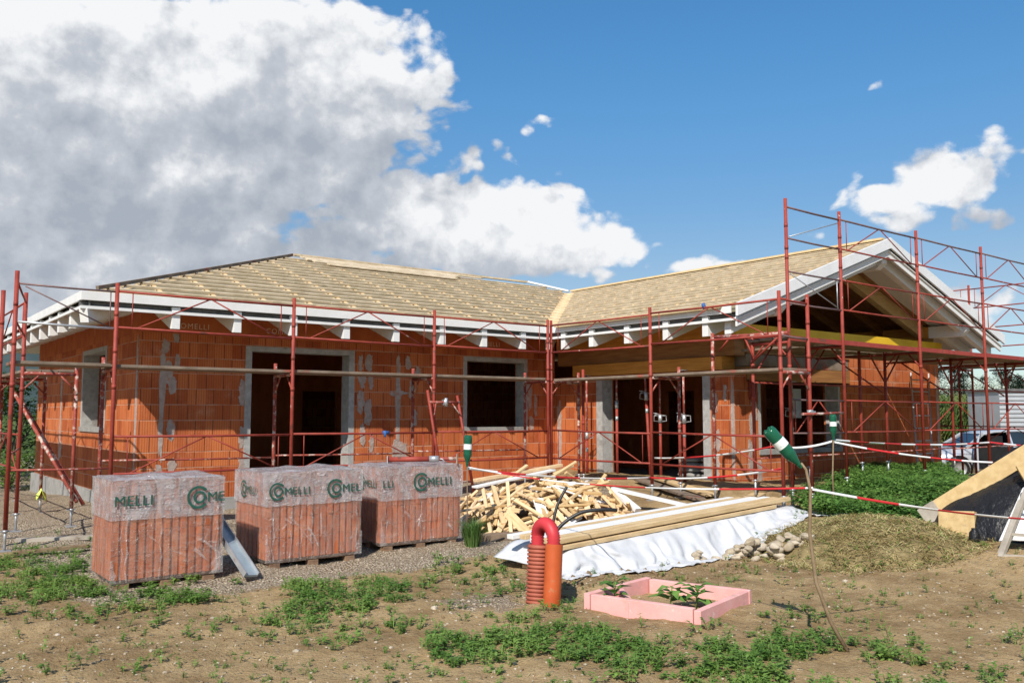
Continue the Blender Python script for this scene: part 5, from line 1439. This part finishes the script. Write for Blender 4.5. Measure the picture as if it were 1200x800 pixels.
# green printed banner of film seen through the gable window
mb = MB(); mb.box(0, .26, 0, .03, 0, .62); b_ = mb.build('hanging_sheet', M['white_sheet']); b_.location = (16.2, 11.2, 1.62); tag(b_, 'narrow white printed sheet hanging inside the gable window', 'sheet')

# ---------------------------------------------------------------- parked car beyond the gable
car = thing('parked_car', 'silver car with open dark doorway parked beyond the gable scaffold', 'car', W(0, 0, 0))
CO = Vector((28.0, 12.55, -.25)); car.location = CO
ca = math.atan2(-.6, .793)
car.rotation_euler = (0, 0, ca)
# local frame: +x to the right in the picture (rear of the car), y away, z up
sec = [(-2.1,.35,.62,.52),(-2.05,.28,.72,.70),(-1.75,.24,.84,.80),(-1.1,.22,.93,.86),(-.75,.22,.97,.87),(-.2,.22,.98,.88),(.6,.22,1.0,.88),(1.3,.22,1.02,.87),(1.75,.26,1.03,.83),(2.0,.32,.98,.75),(2.06,.42,.85,.68)]
mb = MB(); ring = []
for x, zb, zt, hw in sec:
    ring.append([(x, -hw*.92, zb), (x, -hw, zb+.15), (x, -hw, (zb+zt)/2+.05), (x, -hw*.93, zt), (x, hw*.93, zt), (x, hw, (zb+zt)/2+.05), (x, hw, zb+.15), (x, hw*.92, zb)])
vs = [p for r_ in ring for p in r_]; fs_ = []
for i in range(len(ring)-1):
    for k in range(8): fs_.append((i*8+k, i*8+(k+1) % 8, (i+1)*8+(k+1) % 8, (i+1)*8+k))
fs_ += [tuple(range(8)), tuple(reversed(range(8*(len(ring)-1), 8*len(ring))))]
mb.mesh(vs, fs_, 0, True)
body = mb.build('body', M['car_silver'], car, weld=False, bevel=0, local=True)
# cabin: roof and pillars
rfp = [(-1.0,.96),(-.45,1.36),(-.1,1.44),(.6,1.47),(1.3,1.42),(1.72,1.28),(1.98,.98)]
mb = MB()
for i in range(1, len(rfp)-2):
    (xa, za), (xb, zb) = rfp[i], rfp[i+1]; mb.mesh([(xa,-.60,za),(xb,-.60,zb),(xb,.60,zb),(xa,.60,za),(xa,-.60,za-.05),(xb,-.60,zb-.05),(xb,.60,zb-.05),(xa,.60,za-.05)], [(0,1,2,3),(4,7,6,5),(0,4,5,1),(3,2,6,7)], 0, True)
for s in (-1, 1):
    for (xa, za), (xb, zb) in (((-1.05,.95),(-.45,1.36)), ((.32,1.0),(.30,1.44)), ((1.25,1.02),(1.18,1.42)), ((1.95,1.0),(1.68,1.30))): mb.bar((xa, s*.80, za), (xb, s*.61, zb), .05, .08)
mb.build('roof', M['car_silver'], car, local=True)
def pane(nm, pts):
    mb = MB(); mb.prism(pts, (0, .012 if pts[0][1] < 0 else -.012, 0)); mb.build(nm, M['glass'], car, local=True)
for s in (-1, 1):
    if s > 0: pane('window', [(-.85,s*.79,.99),(.28,s*.80,1.02),(.27,s*.63,1.40),(-.38,s*.63,1.34)])
    pane('window', [(.38,s*.79,1.03),(1.2,s*.79,1.04),(1.14,s*.63,1.39),(.36,s*.63,1.41)])
    pane('window', [(1.32,s*.785,1.04),(1.85,s*.76,1.04),(1.62,s*.63,1.27),(1.28,s*.63,1.37)])
mb = MB(); mb.mesh([(-1.0,-.78,.97),(-1.0,.78,.97),(-.45,.60,1.35),(-.45,-.60,1.35)], [(0,1,2,3)]); mb.build('windscreen', M['glass'], car, local=True)
mb = MB(); mb.mesh([(1.98,-.74,1.0),(1.98,.74,1.0),(1.70,.60,1.29),(1.70,-.60,1.29)], [(0,1,2,3)]); mb.build('rear_window', M['glass'], car, local=True)
mb = MB(); mb.box(-.78, .30, -.90, -.80, .33, .99); mb.build('door_opening', M['car_dark'], car, local=True)
mb = MB(); mb.box(-.7, .9, -.6, .6, .95, 1.0); mb.box(-.2, .15, -.6, -.1, .9, 1.3); mb.build('interior', M['car_dark'], car, local=True)
mb = MB(); mb.bar((-.82, -.90, .66), (-1.22, -1.70, .66), .06, .66); mb.bar((-.82, -.86, 1.32), (-1.15, -1.55, 1.28), .04, .05); mb.bar((-1.2, -1.68, 1.0), (-1.05, -1.50, 1.3), .04, .05); d = mb.build('door', M['car_silver'], car, local=True)
mb = MB(); mb.bar((-.86, -.97, 1.0), (-1.2, -1.66, 1.0), .02, .02); mb.mesh([(-.86,-.96,1.02),(-1.19,-1.64,1.02),(-1.08,-1.5,1.27),(-.84,-.9,1.31)], [(0,1,2,3)]); mb.build('window', M['glass'], d, local=True)
for x in (-1.33, 1.32):
    for s in (-1, 1):
        mb = MB(); q = Matrix.Rotation(math.pi/2, 3, 'X')
        mb.lathe([(.2,-.10),(.31,-.10),(.335,-.06),(.335,.06),(.31,.10),(.2,.10)], (x, s*.78, .335), 26, 0, q); wl = mb.build('wheel', M['tyre'], car, local=True)
        mb = MB(); mb.lathe([(.0, 0), (.07, .0), (.20, .02), (.205, .05)], (x, s*.88, .335), 20, 0, q); mb.build('rim', M['galv'], wl, local=True)
        mb = MB(); mb.lathe([(.40,-.0),(.345,-.0)], (x, s*.885, .335), 26, 0, q); mb.build('wheel_arch', M['car_dark'], car, local=True)
mb = MB(); mb.box(2.0, 2.07, -.74, -.5, .72, .95); mb.build('tail_light', M['tape_red'], car, local=True)
mb = MB(); mb.box(-2.13, -2.0, -.66, -.4, .55, .68); mb.build('headlight', M['galv'], car, local=True)

# ---------------------------------------------------------------- grey site cabin with ribbed sheet walls
cb = thing('site_cabin', 'pale grey ribbed metal site cabin behind the parked car', 'cabin', (40.0, 14.6, -.25)); cb.rotation_euler = (0, 0, ca)
mb = MB(); x0c, x1c = -3.55, 4.2
for k in range(16):
    z = .12+2.72*k/16; h = 2.72/16
    for y in (-1.2, 1.2):
        s = -1 if y < 0 else 1
        mb.mesh([(x0c,y,z),(x1c,y,z),(x1c,y,z+h*.45),(x0c,y,z+h*.45),(x1c,y-s*.05,z+h*.6),(x0c,y-s*.05,z+h*.6),(x1c,y-s*.05,z+h*.85),(x0c,y-s*.05,z+h*.85),(x1c,y,z+h),(x0c,y,z+h)], [(0,1,2,3),(3,2,4,5),(5,4,6,7),(7,6,8,9)])
for x in (x0c, x1c): mb.mesh([(x,-1.2,.12),(x,1.2,.12),(x,1.2,2.84),(x,-1.2,2.84)], [(0,1,2,3)])
mb.build('wall', M['clad_grey'], cb, local=True)
mb = MB(); mb.box(x0c-.05, x1c+.05, -1.26, 1.26, 2.84, 2.95); mb.build('roof', M['dark_slab'], cb, local=True)
mb = MB(); mb.box(x0c-.02, x1c+.02, -1.22, 1.22, .0, .12); mb.build('base_rail', M['dark_slab'], cb, local=True)
# ---------------------------------------------------------------- plants
def leaf(mb, p, d, L, w_, up=None, mi=0, fold=.25):
    """one pointed leaf: two quads folded along the midrib"""
    d = Vector(d).normalized(); u = up or Vector((0,0,1)); s = d.cross(u)
    if s.length < .05: s = d.cross(Vector((1,0,0)))
    s.normalize(); n = s.cross(d); p = Vector(p)
    a = p; m_ = p+d*L*.5+n*L*.05; e = p+d*L-n*L*.08
    l = p+d*L*.42+s*w_*.5+n*w_*fold; r = p+d*L*.42-s*w_*.5+n*w_*fold
    mb.mesh([a, l, e, r, m_], [(0,4,1),(4,2,1),(0,3,4),(3,2,4)], mi, True)
rnd = random.Random(42)
def weed_plant(mb, x, y, h, spread, nst, lsz):
    g = gnd(x, y)
    for k in range(nst):
        a = rnd.uniform(0, 6.28); tip = Vector((x+spread*rnd.uniform(.3, 1)*math.cos(a), y+spread*rnd.uniform(.3, 1)*math.sin(a), g+h*rnd.uniform(.5, 1.05)))
        b = Vector((x+.01*math.cos(a), y+.01*math.sin(a), g-.01)); mid = b.lerp(tip, .5)+Vector((0,0,h*.12))
        sd = Vector((-math.sin(a), math.cos(a), 0))*.0025
        mb.mesh([b-sd, b+sd, mid+sd, mid-sd, tip+sd*.5, tip-sd*.5], [(0,1,2,3),(3,2,4,5)], 0)
        n = rnd.randint(4, 7)
        for i in range(n):
            f = .3+.7*(i+rnd.random()*.6)/n; p = b.lerp(mid, f*2) if f < .5 else mid.lerp(tip, f*2-1)
            t_ = a+rnd.uniform(-1.9, 1.9)
            leaf(mb, p, (math.cos(t_), math.sin(t_), rnd.uniform(-.25, .45)), lsz*rnd.uniform(.6, 1.25), lsz*rnd.uniform(.38, .6), fold=.12)
# patches: centre, lateral and depth half-size, number
PT = ((2.18,12.3,.5,1.2,60),(2.25,9.6,1.0,.7,240),(1.72,10.5,.5,.9,150),(2.67,8.18,.75,.6,200),(3.34,7.67,.75,.55,200),(3.66,6.3,.5,.45,80),(4.09,5.35,.46,.5,130),(3.62,5.5,.34,.4,90),
      (4.38,4.85,.40,.40,90),(4.85,4.3,.58,.5,150),(5.36,3.72,.66,.45,170),(5.45,3.3,.6,.3,120),(5.57,8.1,.3,.5,45),(4.1,7.75,.7,.5,130),(4.9,7.6,.6,.5,70),(3.0,6.9,.6,.4,30),(5.2,4.7,.7,.4,70),(6.2,4.4,.6,.5,40),(4.0,6.8,.9,.5,50),(1.2,11.2,.5,.7,80),(1.55,11.6,.4,1.0,130),(1.6,9.7,.5,.8,150),(1.9,8.9,.6,.5,90),(2.4,9.0,.9,.3,90))
def occupied(x, y):
    if 5.15 < x < 6.7 and 4.7 < y < 6.1:                   # inside the foam frame
        return True
    for a, b, c, d in ((2.1,3.3,9.15,10.2),(3.75,5.0,9.3,10.4),(5.3,6.6,9.5,10.5)):
        if a < x < b and c < y < d: return True
    return math.hypot(x-5.2, y-6.28) < .2
mb = MB()
def cam_xy(cx, cy, r, f): return cx+r*.793+f*.609, cy-r*.609+f*.793
for cx, cy, ra, rb_, n in PT:
    for k in range(n):
        a = rnd.uniform(0, 6.28); r = rnd.random()**.62
        x, y = cam_xy(cx, cy, ra*r*math.cos(a)*1.6, rb_*r*math.sin(a)*1.7)
        if fbm(x*2.1, y*2.1, 5.5, 3) < -.05 or occupied(x, y): continue
        big = rnd.random()
        h = (.05+.10*big*(1-r*.5)); weed_plant(mb, x, y, h, h*rnd.uniform(.5, .95), rnd.randint(3, 5), rnd.uniform(.028, .055))
for k in range(1500):                                       # stray seedlings on bare soil
    f = rnd.uniform(4.8, 13); r = rnd.uniform(-.62, .62)*f; x, y = cam_xy(0, 0, r, f)
    if gravel_k(x, y) > .6 or occupied(x, y) or x > 11 or y > 13: continue
    q = rnd.random()**2; weed_plant(mb, x, y, .02+.08*q, .015+.06*q, rnd.randint(2, 4), .014+.03*q)
tag(mb.build('ground_weeds', M['weed']), 'low green weeds growing in patches on the bare soil', 'weeds', kind='stuff')
# dry bits on the soil
mb = MB()
for k in range(2600):
    f = 4.6+9*rnd.random()**1.5; r = rnd.uniform(-.6, .62)*f; x, y = cam_xy(0, 0, r, f)
    if x > 11.5 or y > 13.5: continue
    a = rnd.uniform(0, 6.28); L = rnd.uniform(.015, .07); z = gnd(x, y)+.006; d = Vector((math.cos(a), math.sin(a), rnd.uniform(-.1, .25)))
    s = Vector((-d.y, d.x, 0)).normalized()*rnd.uniform(.0015, .003); p = Vector((x, y, z)); mb.mesh([p-s, p+s, p+d*L+s, p+d*L-s], [(0,1,2,3)])
tag(mb.build('dry_stalks', M['straw']), 'dry stalks scattered over the soil', 'straw', kind='stuff')
# pebbles on soil and gravel
bmp = bmesh.new(); bmesh.ops.create_icosphere(bmp, subdivisions=1, radius=1.); tv = [v.co.copy() for v in bmp.verts]; tf = [tuple(v.index for v in f.verts) for f in bmp.faces]; bmp.free()
mb = MB()
for k in range(5200):
    f = 4.6+10.5*rnd.random()**1.3; r = rnd.uniform(-.62, .62)*f; x, y = cam_xy(0, 0, r, f)
    if x > 12.5 or y > 15.3: continue
    gk = gravel_k(x, y)
    if gk < .3 and rnd.random() < .5: continue
    s = rnd.uniform(.005, .012)*(1.25 if gk > .3 else 1); s = s*2.3 if rnd.random() < .04 else s
    o = Vector((x, y, gnd(x, y)+s*.2)); sx, sy, sz_ = s*rnd.uniform(.8, 1.5), s*rnd.uniform(.8, 1.3), s*rnd.uniform(.5, .8)
    rt_ = Matrix.Rotation(rnd.uniform(0, 6.28), 3, 'Z')
    mb.mesh([o+rt_ @ Vector((v.x*sx*rnd.uniform(.85, 1.15), v.y*sy, v.z*sz_)) for v in tv], tf, 0, False)
tag(mb.build('pebbles', M['pebble']), 'small pale pebbles strewn over soil and gravel', 'pebbles', kind='stuff')
# clods of soil: foreground and along the broken bank
mb = MB()
for k in range(2300):
    if k < 1500:
        f = 4.6+7*rnd.random()**1.5; r = rnd.uniform(-.62, .62)*f
        x, y = cam_xy(0, 0, r, f)
        s = rnd.uniform(.006, .02)
    else:
        x = rnd.uniform(5.4, 9.2); y = rnd.gauss(6.75, .3)-.15*(x-7); s = rnd.uniform(.01, .045)*rnd.random()
        s = max(s, .008)
    if gravel_k(x, y) > .4 or occupied(x, y): continue
    o = Vector((x, y, gnd(x, y)+s*.15)); rt_ = Matrix.Rotation(rnd.uniform(0, 6.28), 3, Vector((rnd.random(), rnd.random(), 1)))
    mb.mesh([o+rt_ @ Vector((v.x*s*rnd.uniform(.7, 1.3), v.y*s*rnd.uniform(.7, 1.3), v.z*s*rnd.uniform(.5, .9))) for v in tv], tf, 0, False)
M['clod'] = generic('soil_clod', (.17,.11,.055,1), (.30,.21,.12,1), 10, .95, .4, 60)
tag(mb.build('soil_clods', M['clod']), 'crumbled clods of brown soil', 'soil', kind='stuff')

# straw and cut grass heap
mb = MB(); n = 60; vs = []; SC = W(4.2, 10.45, 0)
def straw_h(u, v): return .22*max(0, 1-(u/1.15)**2-(v/1.05)**2)**1.1
for j in range(n+1):
    for i in range(n+1):
        u = -1.5+3*i/n; v = -1.25+2.5*j/n; x, y = cam_xy(SC.x, SC.y, u, v); h = straw_h(u*(1+.22*fbm(u*1.5, v*1.5, 8.)), v*(1+.22*fbm(u*1.5, v*1.5, 18.)))
        vs.append((x, y, gnd(x, y)+h+(.03*fbm(u*5, v*5, 6.) if h > .02 else -.02)))
mb.mesh(vs, [(j*(n+1)+i, j*(n+1)+i+1, (j+1)*(n+1)+i+1, (j+1)*(n+1)+i) for j in range(n) for i in range(n)], 1, True)
for k in range(11000):
    a = rnd.uniform(0, 6.28); r = rnd.random()**.6*1.12; u, v = 1.2*r*math.cos(a), 1.1*r*math.sin(a); x, y = cam_xy(SC.x, SC.y, u, v)
    z = gnd(x, y)+straw_h(u, v)+rnd.uniform(0, .025); t_ = rnd.uniform(0, 6.28); d = Vector((math.cos(t_), math.sin(t_), rnd.uniform(-.35, .5))); L = rnd.uniform(.03, .11)
    s = Vector((-d.y, d.x, rnd.uniform(-.5, .5))).normalized()*rnd.uniform(.002, .0055); p = Vector((x, y, z)); m_ = p+d*L*.5+Vector((0,0,.008)); e = p+d*L
    mb.mesh([p-s, p+s, m_+s, m_-s, e+s*.4, e-s*.4], [(0,1,2,3),(3,2,4,5)], 0 if rnd.random() < .86 else 2)
M['mulch'] = generic('mulch', (.17,.125,.055,1), (.28,.21,.095,1), 14, .95, .5, 60)
tag(mb.build('straw_heap', [M['straw'], M['mulch'], M['weed']]), 'low heap of dry straw and cut grass behind the stone pile', 'straw heap', kind='stuff')

# thicket beside the gable
mb = MB()
poly = ((4.25, 11.75), (4.9, 11.0), (5.35, 11.3), (6.2, 12.6), (7.6, 14.6), (9.4, 19.5), (7.9, 20.2), (6.6, 16.8), (5.0, 14.3), (4.1, 13.2))
def inpoly(u, v):
    c = False; k = len(poly)
    for i in range(k):
        (x1, y1), (x2, y2) = poly[i], poly[i-1]
        if (y1 > v) != (y2 > v) and u < (x2-x1)*(v-y1)/(y2-y1)+x1: c = not c
    return c
cnt = 0
while cnt < 2100:
    u, v = rnd.uniform(3.9, 9.5), rnd.uniform(10.9, 20.3)
    if not inpoly(u, v): continue
    cnt += 1; x, y = cam_xy(0, 0, u, v)
    if y > 10.2 and x < 21: continue
    g = gnd(x, y); e = .5+.5*fbm(u*1.3, v*1.3, 2.2, 3); h = .13+.24*e*rnd.uniform(.6, 1.1)
    ed = 1-.45*ss(.6, 0, v-11.1)
    h *= ed
    tip = Vector((x+rnd.uniform(-.08, .08), y+rnd.uniform(-.08, .08), g+h)); b = Vector((x, y, g))
    s = Vector((.002, -.002, 0)); mb.mesh([b-s, b+s, tip+s*.5, tip-s*.5], [(0,1,2,3)])
    for i in range(15):
        f = .35+.65*(i+.5)/15; p = b.lerp(tip, f)+Vector((rnd.gauss(0, .035), rnd.gauss(0, .035), 0)); t_ = i*2.4+rnd.uniform(-.5, .5); L = rnd.uniform(.06, .115)*(1.2-.4*f)
        leaf(mb, p, (math.cos(t_), math.sin(t_), rnd.uniform(-.35, .2)), L, L*.62, fold=.1)
tag(mb.build('weed_thicket', M['nettle']), 'dense knee high green weeds filling the strip beside the gable scaffold', 'thicket', kind='stuff')

# grass tuft round the pallet stake
def tuft(x, y, n, h, label):
    mb = MB(); g = gnd(x, y)
    for k in range(n):
        a = rnd.uniform(0, 6.28); r = .10*rnd.random(); b = Vector((x+r*math.cos(a), y+r*math.sin(a), g-.01)); L = h*rnd.uniform(.5, 1.1); ln = rnd.uniform(.15, .75)
        d = Vector((math.cos(a), math.sin(a), 0)); s = Vector((-d.y, d.x, 0))*rnd.uniform(.003, .006); m_ = b+d*L*ln*.35+Vector((0,0,L*.65)); e = b+d*L*ln+Vector((0,0,L*(1-.4*ln)))
        mb.mesh([b-s, b+s, m_+s*.8, m_-s*.8, e], [(0,1,2,3),(3,2,4)])
    return tag(mb.build('grass_tuft', M['grass']), label, 'grass tuft')
tuft(6.42, 9.18, 300, .42, 'bushy green grass tuft at the foot of the thin pallet stake')
# seedlings in the foam frame
def seedling(x, y, h, label):
    t = thing('seedling', label, 'plant', (x, y, gnd(x, y)), 'broad leaved seedlings in the foam frame')
    mb = MB(); b = Vector((x, y, gnd(x, y)-.02)); tip = b+Vector((.02, -.01, h)); mb.tube(b, tip, .006, 6); mb.build('stem', M['weed'], t)
    mb = MB()
    for i in range(11):
        f = .4+.6*i/10; p = b.lerp(tip, f); a = i*2.4; L = .23*(1.1-.35*f)*rnd.uniform(.75, 1.1); leaf(mb, p, (math.cos(a), math.sin(a), rnd.uniform(-.25, .35)), L, L*.6)
    mb.build('leaves', M['nettle'], t)
seedling(5.46, 5.66, .26, 'seedling in the small left compartment of the pink foam frame')
seedling(5.79, 5.30, .22, 'seedling in the main foam frame, nearer its dividing board')
seedling(5.98, 5.18, .21, 'seedling right of another in the main foam frame')

# shrub at the far left corner, maize field, conifers
def bush(name, x, y, r, h, n, lsz, mat, label, cat, trunk=.0):
    t = thing(name, label, cat, (x, y, gnd(x, y))); g = gnd(x, y); mb = MB()
    for k in range(5):
        a = k*1.26; mb.path([(x, y, g-.05), (x+.15*math.cos(a), y+.15*math.sin(a), g+h*.35), (x+r*.5*math.cos(a), y+r*.5*math.sin(a), g+h*.75)], [.04, .028, .012], 7)
    mb.build('trunk', M['bark'], t); mb = MB(); cl_ = []
    for k in range(26):
        a = rnd.uniform(0, 6.28); rr = r*rnd.random()**.5; zz = rnd.uniform(.12, 1)*h; k2 = 1-.55*abs(zz/h-.45)
        cl_.append(Vector((x+rr*k2*math.cos(a), y+rr*k2*math.sin(a), g+zz)))
    for k in range(n):
        c = cl_[rnd.randrange(26)]; p = c+Vector((rnd.gauss(0, .17*r), rnd.gauss(0, .17*r), rnd.gauss(0, .13*r)))
        a = rnd.uniform(0, 6.28); leaf(mb, p, (math.cos(a), math.sin(a), rnd.uniform(-.7, .6)), lsz*rnd.uniform(.6, 1.3), lsz*.55)
    mb.build('crown', M[mat], t)
bush('shrub', 4.2, 30.2, 1.9, 2.9, 2600, .20, 'shrub', 'dark green shrub beyond the left end of the house', 'shrub')
bush('shrub', 2.2, 32.5, 2.2, 3.1, 2400, .22, 'shrub', 'tall shrub behind the left scaffold, half hidden by poles', 'shrub')
bush('shrub', 3.6, 26.2, 1.0, 1.0, 1500, .12, 'weed', 'low bright green bush at the far left foot of the end wall', 'shrub')
# maize
mb = MB()
for k in range(900):
    u = rnd.uniform(15.5, 30); v = 37+rnd.random()*9
    x, y = cam_xy(0, 0, u, v); g = -.25; h = rnd.uniform(2.3, 2.9); b = Vector((x, y, g)); tip = b+Vector((rnd.uniform(-.1, .1), rnd.uniform(-.1, .1), h)); s = Vector((.018, -.012, 0))
    mb.mesh([b-s, b+s, tip+s*.4, tip-s*.4], [(0,1,2,3)])
    for i in range(11):
        f = .1+.82*(i+.5)/11; p = b.lerp(tip, f); a = i*math.pi+rnd.uniform(-.7, .7); L = rnd.uniform(.5, .85); d = Vector((math.cos(a), math.sin(a), 0)); sv = Vector((-d.y, d.x, 0))*.04
        m_ = p+d*L*.45+Vector((0,0,L*.42)); e = p+d*L+Vector((0,0,-L*rnd.uniform(-.25, .3)))
        mb.mesh([p-sv*.6, p+sv*.6, m_+sv, m_-sv, e], [(0,1,2,3),(3,2,4)], 0, True)
tag(mb.build('maize_field', M['corn']), 'tall green maize field behind the parked car', 'maize', kind='stuff')
# conifers at the far edge of the plain
PT_ = []
def conifer(seed):
    r_ = random.Random(seed); h = 8.6+r_.uniform(-.8, 1.2); t = thing('pine_tree', 'dark pine in the distant tree row', 'tree', (0,0,0), 'pines in the distant row')
    mb = MB(); mb.path([(0,0,-.2),(.05,0,h*.5),(0,.05,h*.95)], [.2,.13,.04], 8)
    for k in range(9):
        a = k*2.4; z = h*(.3+.07*k); mb.path([(0,0,z),(1.3*math.cos(a),1.3*math.sin(a),z+.5)], [.06,.02], 5)
    mb.build('trunk', M['bark'], t, local=True); mb = MB()
    for k in range(46):
        z = h*(.20+.80*r_.random()**.8); rr = (1-(z/h)**1.6)*2.3*r_.uniform(.4, 1)+.15; a = r_.uniform(0, 6.28); c = Vector((rr*math.cos(a), rr*math.sin(a), z))
        for i in range(34):
            p = c+Vector((r_.gauss(0, .42), r_.gauss(0, .42), r_.gauss(0, .26))); b = r_.uniform(0, 6.28); leaf(mb, p, (math.cos(b), math.sin(b), r_.uniform(-.3, .7)), r_.uniform(.3, .55), .17)
    mb.build('crown', M['pine'], t, local=True); return t
kinds = [conifer(s) for s in (1, 2, 3)]
rr = random.Random(8); n_t = 0
for k in range(34):
    u = 62+k*1.35+rr.uniform(-.6, .6); v = 148+rr.uniform(-6, 9); x, y = cam_xy(0, 0, u, v); s = rr.uniform(.78, 1.12)
    if k < 3: o = kinds[k]; o.location = (x, y, -.25); o.rotation_euler = (0,0,rr.uniform(0, 6)); o.scale = (s,)*3
    else: dup(kinds[rr.randrange(3)], (x, y, -.25), (0,0,rr.uniform(0, 6)), scale=(s*1.1, s*1.1, s))
# far wooded edge all round the plain, one continuous mass
mb = MB()
for k in range(5200):
    a = rnd.uniform(-2.2, 2.6); r = rnd.uniform(165, 190); h = 5.5+3.2*fbm(a*14, 1.5, 0, 4)+1.2*fbm(a*60, 3.5)
    if -.62 < a < .40: r += 140; h *= .8
    ang = a+math.atan2(.60887, .79327); z = rnd.random()**.7*h; p = Vector((r*math.sin(ang), r*math.cos(ang), -.3+z)); b = rnd.uniform(0, 6.28)
    for i in range(3): leaf(mb, p+Vector((rnd.gauss(0, .8), rnd.gauss(0, .8), rnd.gauss(0, .4))), (math.cos(b+i*2), math.sin(b+i*2), rnd.uniform(-.5, .8)), rnd.uniform(1., 1.9), .8)
tag(mb.build('distant_wood', M['pine']), 'dark wood along the far edge of the plain', 'wood', kind='stuff')

# ---------------------------------------------------------------- output
vs_ = scn.view_settings; scn.display_settings.display_device = 'sRGB'
vs_.view_transform = 'Standard'; vs_.look = 'None'; vs_.exposure = 0.25; vs_.gamma = 1
scn.render.engine = 'CYCLES'
scn.cycles.max_bounces = 8; scn.cycles.diffuse_bounces = 3; scn.cycles.glossy_bounces = 2; scn.cycles.transmission_bounces = 4; scn.cycles.transparent_max_bounces = 12
scn.cycles.use_denoising = True
scn.cycles.caustics_reflective = False; scn.cycles.caustics_refractive = False
